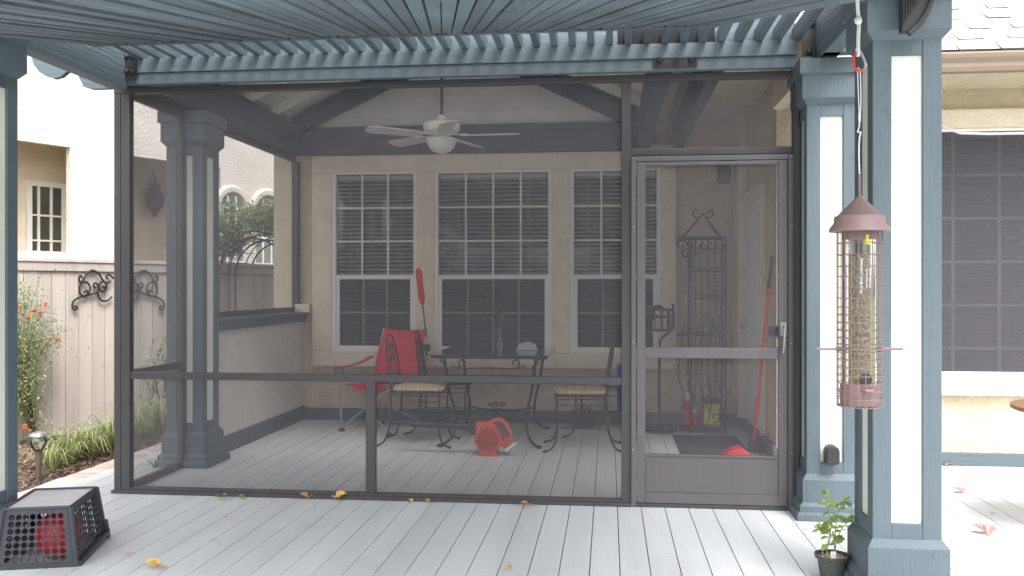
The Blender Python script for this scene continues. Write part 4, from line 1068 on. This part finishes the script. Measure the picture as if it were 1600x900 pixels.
# baker's rack
RY = 8.42
rk = empty('bakers_rack', (at(1098, 600, RY).x, RY, 0), "wrought iron rack with scrolled peak and shelves against the back wall", 'rack')
rx0 = at(1078, 500, RY).x; rx1 = at(1131, 500, RY).x; zc_ = at(1095, 372, RY).z; zp = at(1095, 335, RY).z
lx0 = at(1058, 500, RY).x
m = MB(); r_ = .008
for x_ in (rx0, rx1): 
    for y_ in (RY-.12, RY+.14): m.tube([(x_, y_, 0), (x_, y_, zc_)], r_, 6)
for k in range(1, 5): x_ = rx0+(rx1-rx0)*k/5; m.tube([(x_, RY+.14, .2), (x_, RY+.14, zc_)], .005, 5)
for y_ in (RY-.12, RY+.14):
    m.tube([(lx0, y_, zc_), (rx1, y_, zc_)], r_)
m.tube([(rx1, RY-.12, zc_), (rx1, RY+.14, zc_)], r_); m.build('frame', 'iron', rk)
m = MB(); px_ = at(1096, 335, RY).x
m.tube([(lx0+.04, RY-.12, zc_), (px_, RY-.12, zp)], .008); m.tube([(px_, RY-.12, zp), (rx1-.06, RY-.12, zc_)], .008); m.tube([(px_+.03, RY+.1, zp), (rx1, RY+.1, zc_)], .006)
for sx in (-1, 1): m.tube(spiral((px_+sx*.055, RY-.12, zp+.0), (sx, 0, 0), (0, 0, 1), .05, .012, -2.6, 3.6), .007)
for xx, zz in ((at(1063, 384, RY).x, at(1063, 384, RY).z), (at(1070, 398, RY).x, at(1070, 398, RY).z)): m.tube(spiral((xx, RY-.12, zz), (1, 0, 0), (0, 0, 1), .055, .012, 0, 7), .007)
for k in range(4): m.tube(spiral((rx0+.04+.07*k, RY-.12, zc_-.07), (1, 0, 0), (0, 0, -1), .05, .012, 0, 5.5), .006)
m.build('scroll_top', 'iron', rk, sm=True)
for zz in (at(1100, 424, RY).z, at(1100, 466, RY).z, at(1100, 524, RY).z, .05):
    m = MB(); x0_ = rx0 if zz > 1.0 else lx0-.0
    m.box(x0_, rx1, RY-.13, RY+.15, zz-.006, zz+.004); m.tube([(x0_, RY-.14, zz+.03), (rx1, RY-.14, zz+.03)], .005, 5)
    m.build('shelf', 'iron', rk)
m = MB()
for k in range(5): x_ = lx0+.03+.085*k; m.tube(smooth([(x_, RY-.13, .17), (x_+.02, RY-.13, .35), (x_-.03, RY-.13, .55), (x_+.01, RY-.13, at(1100, 524, RY).z)], 4), .005)
for k in range(3): m.tube(spiral((lx0+.07+.12*k, RY-.14, at(1100, 515, RY).z), (1, 0, 0), (0, 0, 1), .04, .01, 0, 6), .006)
m.build('scroll_front', 'iron', rk, sm=True)
# items on the rack
zz = at(1100, 424, RY).z+.005
q = at(1090, 415, RY-.02); m = MB(); m.box(q.x-.045, q.x+.045, RY-.06, RY+.03, zz, zz+.15)
lt = tag(m.build('candle_lantern', 'clear_glass', bevel=.003), 'glass candle lantern on the upper rack shelf', 'lantern')
m = MB(); m.lathe([(.024, zz+.004), (.024, zz+.13)], (q.x-.0, RY-.015, 0), 12); m.build('candle', 'white_plastic', lt)
zz = at(1100, 524, RY).z+.006
for (px, hh, rr_, lab, mt) in ((1071, .04, .045, 'low clear glass dish at the left of the rack basket shelf', 'clear_glass'), (1103, .09, .03, 'stubby glass jar in the middle of the rack shelf', 'clear_glass'), (1117, .17, .035, 'tall glass candle holder at the right of the rack shelf', 'clear_glass')):
    q = at(px, 520, RY); m = MB(); m.lathe([(rr_*.7, zz), (rr_, zz+hh*.5), (rr_*.8, zz+hh)], (q.x, RY-.02, 0), 14)
    m.lathe([(rr_*.85, zz+hh+.001), (rr_*.9, zz+hh+.012)], (q.x, RY-.02, 0), 14)
    tag(m.build('glass_jar', mt, sm=True), lab, 'jar')
q = at(1074, 640, RY-.05); z_ = .056
for (px, hh, rr_, lab) in ((1075, .30, .035, 'tall red spray bottle with white nozzle on the bottom rack shelf'), (1086, .15, .03, 'short red bottle between the spray bottle and yellow bag')):
    q = at(px, 640, RY-.04); b0 = empty('bottle', (q.x, RY-.04, z_), lab, 'bottle')
    m = MB(); m.lathe([(rr_, z_), (rr_, z_+hh*.6), (rr_*.4, z_+hh*.75)], (q.x, RY-.04, 0), 14); m.build('body', 'red', b0, sm=True)
    m = MB(); m.lathe([(rr_*.4, z_+hh*.75), (rr_*.4, z_+hh)], (q.x, RY-.04, 0), 10); m.box(q.x-.035, q.x+.01, RY-.05, RY-.03, z_+hh*.93, z_+hh); m.build('nozzle', 'white_plastic', b0)
q0 = at(1100, 640, RY-.06); q1 = at(1124, 640, RY-.06); zt2 = at(1110, 634, RY-.06).z+.02
bg_ = empty('gift_bag', ((q0.x+q1.x)/2, RY-.06, z_), 'yellow bag with teal top and curly mark on the bottom rack shelf', 'bag')
m = MB(); m.box(q0.x, q1.x, RY-.09, RY-.0, z_, zt2); m.build('body', 'yellow', bg_, bevel=.004)
m = MB(); 
for i in range(60): m.leaf(Vector((random.uniform(q0.x, q1.x), RY-.05+random.gauss(0, .02), zt2-.01)), (random.gauss(0, .5), random.gauss(0, .5), 1), (1, 0, 0), .07, .04)
m.build('tissue', 'teal', bg_)
m = MB(); m.tube(spiral(((q0.x*.3+q1.x*.7), RY-.093, z_+.09), (1, 0, 0), (0, 0, 1), .055, .010, -2, 4.5), .005); m.tube(smooth([(q0.x+.01, RY-.093, z_+.2), (q0.x+.05, RY-.093, z_+.12), (q0.x+.02, RY-.093, z_+.02)], 4), .005); m.build('curl_mark', 'iron', bg_)

# wall speaker
q = at(1131, 272, 8.6); m = MB(); m.box(q.x-.055, q.x+.055, 8.52, 8.66, q.z-.085, q.z+.085); sp = tag(m.build('wall_speaker', 'black_plastic', bevel=.008), 'small black speaker mounted high on the wall above the rack', 'speaker')
# dust pan with long red handle
h0 = gd(1178, 708); h1 = at(1206, 402, 7.05)
bs = empty('broom', h0, 'long red handled broom leaning against the stucco side wall', 'broom')
m = MB(); m.tube([h0+UP*.10, h0.lerp(h1, .84)+UP*.01], .012, 10); m.build('handle', 'red', bs, sm=True)
m = MB(); m.tube([h0.lerp(h1, .84)+UP*.01, h1], .014, 10); m.build('grip', 'black_plastic', bs, sm=True)
m = MB(); m.prism([(-.05, 0), (.12, 0), (.09, .07), (.02, .11), (-.02, .11), (-.05, .06)], h0+Vector((0, -.02, .004)), (1, 0, 0), (0, 0, 1), (0, .04, 0)); m.build('brush', 'black_plastic', bs, bevel=.005)
q = gd(1150, 716); m = MB(); m.prism([(-.11, 0), (.12, 0), (.11, .03), (.04, .075), (-.02, .06)], (q.x, q.y+.0, .004), (1, 0, 0), (0, 0, 1), (0, .16, 0)); tag(m.build('dustpan', 'red', bevel=.006), 'red dustpan lying on the deck beside the broom', 'dustpan')
# doormat
a = gd(1052, 683); b = gd(1068, 712)
m = MB(); xA = gd(1052, 684).x; xB = gd(1150, 684).x; m.box(xA, xB, gd(1100, 712).y, gd(1100, 682).y, .0015, .012)
tag(m.build('doormat', 'doormat', bevel=.003), 'dark rectangular doormat on the porch floor by the side door', 'doormat')

# ================================================================== FOREGROUND
# upturned milk crate
cf = atd(55, 885, 4.22); cf.z = 0
cr = empty('milk_crate', cf, 'black perforated plastic crate standing upside down on the deck', 'crate')
CW = RT.copy(); CD = FW.copy()
CD = (atd(104, 800, 4.68)-atd(55, 800, 4.23)); CD.z = 0; CD.normalize(); CW = Vector((CD.y, -CD.x, 0))
def cp(a, b, z): return cf+CW*a+CD*b+UP*z
tw, bw, tdp0, tdp1, bdp0, bdp1, ht = .150, .182, .02, .44, 0, .50, .28
def corner(sx, back, t):     # t 0 bottom .. 1 top
    a = sx*(bw+(tw-bw)*t); b = (bdp1+(tdp1-bdp1)*t) if back else (bdp0+(tdp0-bdp0)*t)
    return cp(a, b, ht*t)
def perf(c00, c10, c11, c01, nu, nv, mu, mv, r):
    m = MB()
    def P(u, v): return (c00*(1-u)+c10*u)*(1-v)+(c01*(1-u)+c11*u)*v
    us = [mu+(1-2*mu)*i/nu for i in range(nu+1)]; vs_ = [mv[0]+(1-mv[0]-mv[1])*j/nv for j in range(nv+1)]
    for i in range(nu):
        for j in range(nv):
            u0, u1, v0, v1 = us[i], us[i+1], vs_[j], vs_[j+1]; uc, vc = (u0+u1)/2, (v0+v1)/2; du, dv = (u1-u0)/2, (v1-v0)/2
            big = 1.0
            sq = [(1, 0), (1, 1), (0, 1), (-1, 1), (-1, 0), (-1, -1), (0, -1), (1, -1)]
            out = [P(uc+a*du, vc+b*dv) for a, b in sq]; inn = [P(uc+math.cos(k*PI/4)*du*r, vc+math.sin(k*PI/4)*dv*r) for k in range(8)]
            m.add(out+inn, [(k, (k+1) % 8, 8+(k+1) % 8, 8+k) for k in range(8)])
    a, b = vs_[0], vs_[-1]
    for i in range(nu):
        u0, u1 = us[i], us[i+1]; um_ = (u0+u1)/2
        m.add([P(u0, 0), P(u1, 0), P(u1, a), P(um_, a), P(u0, a)], [(0, 1, 2, 3, 4)]); m.add([P(u0, b), P(um_, b), P(u1, b), P(u1, 1), P(u0, 1)], [(0, 1, 2, 3, 4)])
    m.add([P(0, 0), P(us[0], 0), P(us[0], 1), P(0, 1)], [(0, 1, 2, 3)]); m.add([P(us[-1], 0), P(1, 0), P(1, 1), P(us[-1], 1)], [(0, 1, 2, 3)])
    return m
FL, FR_, BL, BR = (-1, 0), (1, 0), (-1, 1), (1, 1)
for A_, B_, nu in ((FL, FR_, 8), (FR_, BR, 10), (BR, BL, 8), (BL, FL, 10)):
    m = perf(corner(*A_, 0), corner(*B_, 0), corner(*B_, 1), corner(*A_, 1), nu, 7, .10, (.10, .08), .88)
    m.build('side_wall', 'crate_plastic', cr, solid=.006)
m = MB()
for q_ in (FL, FR_, BL, BR): m.tube([corner(*q_, 0.0), corner(*q_, 1.0)], .014, 8)
ring = [corner(*FL, .03), corner(*FR_, .03), corner(*BR, .03), corner(*BL, .03)]
for i in range(4): m.beam(ring[i], ring[(i+1) % 4], .02, .022)
for i in range(4):
    t4 = [corner(*q_, 1.0) for q_ in (FL, FR_, BR, BL)]; m.tube([t4[i], t4[(i+1) % 4]], .008, 8)
m.build('rim', 'crate_plastic', cr, sm=False, bevel=.002)
m = MB(); t4 = [corner(*q_, 1.0)+UP*-.002 for q_ in (FL, FR_, BR, BL)]; c_ = sum(t4, Vector())/4
t4 = [c_+(v-c_)*.97 for v in t4]; m.add(t4+[v-UP*.008 for v in t4], [(0, 1, 2, 3), (7, 6, 5, 4)]+[(k, k+4, (k+1) % 4+4, (k+1) % 4) for k in range(4)]); m.build('base_panel', 'crate_top', cr)
# flared handle lip at the back corner
m = MB(); a = corner(1, 1, .02); m.beam(corner(1, 0, .03)+CW*.012, corner(1, 1, .12)+CW*.018, .022, .03); m.beam(corner(1, 1, .0)+CW*.012, corner(1, 1, .35)+CW*.014, .02, .03, up=CD); m.build('lip', 'crate_plastic', cr, bevel=.004)
m = MB(); m.sphere(cp(.055, .16, .117), .112, 24, 16); tag(m.build('ball', 'ball_red', sm=True), 'red ball trapped under the black crate', 'ball')
q = gd(140, 868); m = MB(); m.sphere((q.x, q.y, .012), .010, 8, 6); tag(m.build('berry_pod', 'leaf_pink'), 'tiny pink seed pod on the deck beside the crate corner', 'seed pod')

# potted basil
pp = gd(1300, 905); pot = empty('potted_basil', pp, 'small basil plant in a dark plastic pot at the foot of the near column', 'potted plant')
m = MB(); m.lathe([(.050, 0.001), (.066, .098), (.076, .10), (.078, .115), (.072, .115), (.068, .098), (.066, .095)], pp, 24); m.build('pot', 'pot', pot, sm=True)
m = MB(); m.lathe([(.066, .09), (.03, .098), (.001, .10)], pp, 20, caps=False)
for i in range(160):
    a = random.uniform(0, 6.28); r_ = random.uniform(0, .06); m.sphere(pp+Vector((r_*math.cos(a), r_*math.sin(a), .099+random.uniform(0, .006))), random.uniform(.003, .006), 5, 4)
m.build('soil', 'perlite', pot)
st = MB(); lf = MB()
def wp(px, py, dd=0): return atd(px, py, (pp-CAM).dot(FW)+dd)
for (pts) in ([(1292, 872), (1293, 850), (1299, 820), (1292, 790), (1288, 772)], [(1303, 872), (1304, 845), (1308, 810), (1314, 790), (1321, 782)], [(1306, 872), (1306, 850), (1316, 825), (1326, 815), (1332, 812)], [(1292, 858), (1298, 835), (1290, 815), (1282, 825), (1279, 828)]):
    P_ = smooth([wp(x, y, random.uniform(-.02, .02)) for x, y in pts], 5); st.tube(P_, .0028, 6, taper=.5)
    n = len(P_)
    for j in range(5, n, 2):
        for sgn in (-1, 1):
            d = RT*sgn*random.uniform(.4, 1)+FW*random.uniform(-.9, .6)+UP*random.uniform(-.5, .5); L = random.uniform(.025, .055)
            lf.leaf(P_[j], d, UP+FW*random.uniform(-.8, .2), L, L*.62, .18)
    for sgn in range(7): lf.leaf(P_[-1], Vector((random.gauss(0, 1), random.gauss(0, 1), .8)), UP, .03, .018, .18)
st.build('stem', 'stem_green', pot, sm=True); lf.build('leaf', 'leaf_basil', pot, sm=True)
m = MB(); a = wp(1302, 868, -.045); m.box(a.x-.012, a.x+.012, a.y-.0012, a.y, a.z-.03, a.z+.018); m.build('plant_label', 'white_plastic', pot)

# bird feeder
FD = 2.3; fo = atd(1343, 450, FD); fx, fy = fo.x, fo.y
def fz(y): return H+(450-y)*FD/FPX
feed = empty('bird_feeder', (fx, fy, fz(635)), 'tubular bird feeder with brown cap and wire cage hanging from a white rope', 'bird feeder')
m = MB(); m.lathe([(.076, fz(362)), (.0745, fz(357)), (.064, fz(349)), (.062, fz(338)), (.055, fz(337)), (.008, fz(308)), (.006, fz(306))], (fx, fy, 0), 40); m.build('cap', 'feeder_brown', feed, sm=True)
m = MB(); m.lathe([(.0405, fz(362)), (.0405, fz(602))], (fx, fy, 0), 32, caps=False); m.build('tube', 'clear_plastic', feed, sm=True)
m = MB(); m.lathe([(.038, fz(601)), (.038, fz(402)), (.02, fz(397)), (.001, fz(396))], (fx, fy, 0), 32); m.build('seed', 'seed', feed, sm=True)
m = MB(); m.lathe([(.047, fz(632)), (.050, fz(612)), (.047, fz(600)), (.041, fz(600))], (fx, fy, 0), 32); m.build('base_cup', 'feeder_brown', feed, sm=True)
m = MB(); m.lathe([(.043, fz(375)), (.043, fz(362))], (fx, fy, 0), 32); m.build('collar', 'feeder_brown', feed, sm=True)
m = MB(); RC = .0555; zA, zB = fz(634), fz(360)
for k in range(20): a = 2*PI*k/20; m.tube([(fx+RC*math.cos(a), fy+RC*math.sin(a), zA), (fx+RC*math.cos(a), fy+RC*math.sin(a), zB)], .0011, 5)
zz = zA
ys_ = [634, 622, 610, 598, 586, 574, 562, 550, 545, 538, 528, 516, 504, 492, 480, 466, 450, 432, 416, 398, 380]
for y_ in ys_: m.tube([Vector((fx+RC*math.cos(2*PI*k/28), fy+RC*math.sin(2*PI*k/28), fz(y_))) for k in range(28)], .0011, 5, closed=True)
for k in range(0, 10): a = 2*PI*k/20; m.tube([(fx+RC*math.cos(a), fy+RC*math.sin(a), zA), (fx-RC*math.cos(a), fy-RC*math.sin(a), zA)], .0011, 5)
m.build('wire_cage', 'feeder_brown', feed, sm=True)
for sx in (-1, 1):
    m = MB(); c0 = Vector((fx, fy, fz(545))); m.tube([c0+RT*sx*.045, c0+RT*sx*.112], .0035, 8); m.tube([c0+RT*sx*.050, c0+RT*sx*.060], .006, 8); m.build('perch', 'feeder_brown', feed, sm=True)
m = MB(); c0 = Vector((fx, fy, fz(590)))-FW*.041
m.lathe([(.015, -.002), (.015, .004)], c0, 18, Matrix.Rotation(R(90), 3, 'X')); m.build('feeding_port', 'black_plastic', feed)
m = MB(); c1_ = c0-UP*.028; m.tube([c1_-RT*.014, c1_-FW*.018-RT*.006, c1_-FW*.02+RT*.012], .004, 8); m.box(c1_.x-.012, c1_.x+.012, c1_.y-.01, c1_.y, c1_.z-.004, c1_.z+.012); m.build('port_perch', 'feeder_brown', feed, bevel=.001)
m = MB(); c0 = Vector((fx, fy, fz(378)))-FW*.043+RT*.004; m.sphere(c0, .007, 10, 6); m.tube([c0+UP*.016, c0-RT*.006-UP*.002], .0035, 6); m.box(c0.x-.008, c0.x+.01, c0.y-.003, c0.y+.003, c0.z-.008, c0.z+.002); m.build('latch', 'yellow', feed)
# printed writing on the tube (white), letters running up the tube
def text_mesh(body, size, M, name, parent, matn, ext=.0003):
    cu = bpy.data.curves.new(name, 'FONT'); cu.body = body; cu.size = size; cu.extrude = ext; cu.resolution_u = 3
    to = bpy.data.objects.new(name+'_tmp', cu); COL.objects.link(to); bpy.context.view_layer.update()
    me = bpy.data.meshes.new_from_object(to.evaluated_get(bpy.context.evaluated_depsgraph_get()))
    bpy.data.objects.remove(to); me.transform(M); off = wloc(parent); me.transform(Matrix.Translation(-off)); me.materials.clear(); me.materials.append(MATS[matn])
    o = bpy.data.objects.new(name, me); COL.objects.link(o); o.parent = parent; return o
Rm = Matrix(((-UP).to_4d(), RT.to_4d(), (-FW).to_4d(), Vector((0, 0, 0, 1)))).transposed()
bx = Vector((fx, fy, fz(405)))-FW*.0425-RT*.014
Rm = Matrix.Identity(4)
for r_i, (a_, b_, c_) in enumerate(zip(-UP, RT, -FW)): Rm[r_i][0] = -a_; Rm[r_i][1] = -b_; Rm[r_i][2] = c_
b0 = Vector((fx, fy, fz(459)))-FW*.0425-RT*.009
text_mesh('Wild Birds Unlimited', .0105, Matrix.Translation(b0) @ Rm, 'writing', feed, 'white_plastic')
m = MB()
for off_, y0_, y1_ in ((.004, 420, 450), (.012, 420, 450)):
    pts = []; n_ = 26
    for k in range(n_): pts.append(Vector((fx, fy, fz(y0_+(y1_-y0_)*k/(n_-1))))-FW*.0425+RT*(off_-.002+.0018*math.sin(k*2.4)*(1+.4*math.sin(k*.9))))
    m.tube(smooth(pts, 2), .0006, 4)
m.build('writing', 'white_plastic', feed)
m = MB(); m.tube([(fx, fy, fz(308)), (fx, fy, fz(272))], .0035, 8); m.build('rod', 'feeder_brown', feed, sm=True)
m = MB()
def W(px, py): return atd(px, py, FD)
m.tube(smooth([W(1343, 273), W(1342, 240), W(1343, 215), W(1345, 207), W(1340, 206), W(1342, 200), W(1343, 188)], 5), .0017, 6)
m.tube(smooth([W(1343, 188), W(1345, 165), W(1345, 140), W(1344, 112), W(1341, 106), W(1340, 112), W(1341, 140), W(1342, 165), W(1343, 188)], 5), .0013, 6)
m.tube([W(1343, 190), W(1343, 178)], .0032, 8); m.build('cord', 'rope_white', feed, sm=True)
m = MB(); m.tube(smooth([W(1337, 83), W(1334, 90), W(1335, 104), W(1338, 109), W(1344, 110), W(1350, 107)], 4), .0032, 8); car = m.build('carabiner', 'red', sm=True)
tag(car, 'red and silver carabiner clip joining the rope and bird feeder', 'carabiner')
m = MB(); m.tube(smooth([W(1350, 107), W(1352, 100), W(1348, 88), W(1344, 81), W(1339, 81), W(1337, 83)], 4), .0032, 8); m.build('gate', 'steel', car, sm=True)
m = MB(); tz = W(1340, -60); m.tube(smooth([W(1341, 88), W(1341, 60), W(1342, 35), W(1340, 10), W(1340, -25), tz], 5), .0048, 8); kp = W(1341, 32)
m.sphere(kp, .010, 10, 8, (1, 1, 1.1)); m.sphere(W(1340, 78), .006, 8, 6); tag(m.build('rope', 'rope_white', sm=True), 'thick white knotted rope that the bird feeder hangs from', 'rope')
m = MB(); m.box(tz.x-.5, tz.x+1.2, tz.y-.03, tz.y+.03, tz.z-.005, tz.z+.11)
m.build('hanging_beam', 'blue_paint_x', perg)

# ribbed black curved fitting on the near column cap
A0 = at(1404, 60, 3.88); root = empty('ribbed_fitting', at(1404, 53, 3.85), 'black ribbed curved fitting mounted at the top of the nearest column', 'fitting')
cpts = [(1404, 53), (1420, 53), (1436, 38), (1448, 20), (1457, -4), (1459, -40), (1404, -40)]
pts = [at(x, y, 3.86) for x, y in cpts]
m = MB(); n = len(pts); m.add(pts+[p_-Vector((0, .05, 0)) for p_ in pts], [tuple(range(n))[::-1], tuple(range(n, 2*n))]+[(k, (k+1) % n, n+(k+1) % n, n+k) for k in range(n)]); m.build('body', 'black_plastic', root)
m = MB(); edge = smooth([at(x, y, 3.80) for x, y in cpts[1:6]], 4); m.tube(edge, .012, 8); m.build('rim', 'black_plastic', root, sm=True)
m = MB()
for k in range(9):
    t = k/8; a = at(1412+30*t, 40-48*t, 3.80); b = at(1412+38*t, -30-30*t, 3.80); m.tube([a+UP*.01, b], .0035, 6)
m.build('rib', 'black_metal', root)

# edge of a round wooden table at the right
q = at(1588, 640, 5.2); zt3 = at(1588, 634, 5.2).z; m0 = Vector((q.x+.40, 5.2, 0))
rt = empty('side_table', m0, 'edge of a round brown wooden table at the right border', 'table')
m = MB(); m.lathe([(.385, zt3-.03), (.40, zt3-.022), (.40, zt3-.004), (.39, zt3)], m0, 48); m.build('table_top', 'wood_table', rt, sm=True)
m = MB(); m.lathe([(.03, .02), (.025, zt3-.03)], m0, 12); m.lathe([(.2, 0.001), (.2, .02)], m0, 20); m.build('pedestal', 'iron', rt, sm=True)

# fallen leaves
leaves = [((345, 779), .045, 'leaf_moss', 'mossy green leaf on the sill line left of the others'), ((380, 781), .04, 'leaf_moss', 'small mossy leaf beside the leftmost one along the screen sill'),
 ((481, 780), .05, 'leaf_brown', 'curled brown leaf against the screen sill'), ((523, 781), .065, 'leaf_tan', 'largest golden tan leaf at the foot of the screen'),
 ((645, 786), .03, 'leaf_tan', 'small tan leaf under the middle of the screen wall'), ((669, 787), .035, 'leaf_tan', 'pale tan leaf just right of the short middle post'),
 ((826, 791), .045, 'leaf_brown', 'flat brown leaf near the screen door'), ((250, 888), .06, 'leaf_tan', 'pale dry leaf lying in front at the lower left deck'), ((197, 868), .03, 'leaf_pink', 'tiny dry leaf right of the crate'),
 ((1504, 771), .05, 'leaf_pink', 'small reddish leaf farther back on the right deck'), ((1543, 836), .07, 'leaf_pink', 'larger reddish leaf on the right deck'),
 ((1478, 728), .06, 'leaf_brown', 'dark dry leaves against the baseboard at the right'), ((1486, 893), .02, 'leaf_brown', 'dark speck of leaf beside the near column plinth'),
 ((1504, 760), .02, 'leaf_brown', 'dark crumb of leaf beyond the small reddish leaf'), ((1551, 804), .02, 'leaf_brown', 'dark crumb of leaf above the larger reddish leaf'),
 ((352, 811), .025, 'leaf_brown', 'dry crumb on the open deck left of centre'), ((795, 892), .03, 'leaf_tan', 'tan leaf scrap at the bottom edge of the deck')]
for (pq, sz, mt, lab) in leaves:
    p = gd(*pq); a = random.uniform(0, 6.28); m = MB()
    for k in range(2 if sz > .04 else 1):
        m.leaf(p+Vector((0, 0, .006+.004*k)), (math.cos(a+k*1.3), math.sin(a+k*1.3), .45), (.2, -.3, 1), sz*1.3, sz*.9, .35)
    m.leaf(p+Vector((.01, 0, .012)), (math.cos(a+3), math.sin(a+3), .1), (0, .3, 1), sz*.5, sz*.4, -.3)
    tag(m.build('fallen_leaf', mt, solid=.001), lab, 'leaf', 'fallen leaves on the deck')

# ================================================================== garden behind the viewer (seen only in reflections)
m = MB()
for i in range(9000):
    x = random.uniform(-9, 9); hh = 2.6+.7*math.sin(x*.9)+.5*math.sin(x*2.3+1); z = random.uniform(GZ, hh); y = -7+random.gauss(0, .45)-.2*math.sin(x*3)
    m.leaf((x, y, z), (random.gauss(0, 1), random.gauss(0, 1), random.gauss(0, 1)), UP, random.uniform(.12, .28), random.uniform(.08, .16))
tag(m.build('hedge', 'leaf_hedge'), 'dense green garden hedge reflected in the porch windows', 'hedge', kind='stuff')
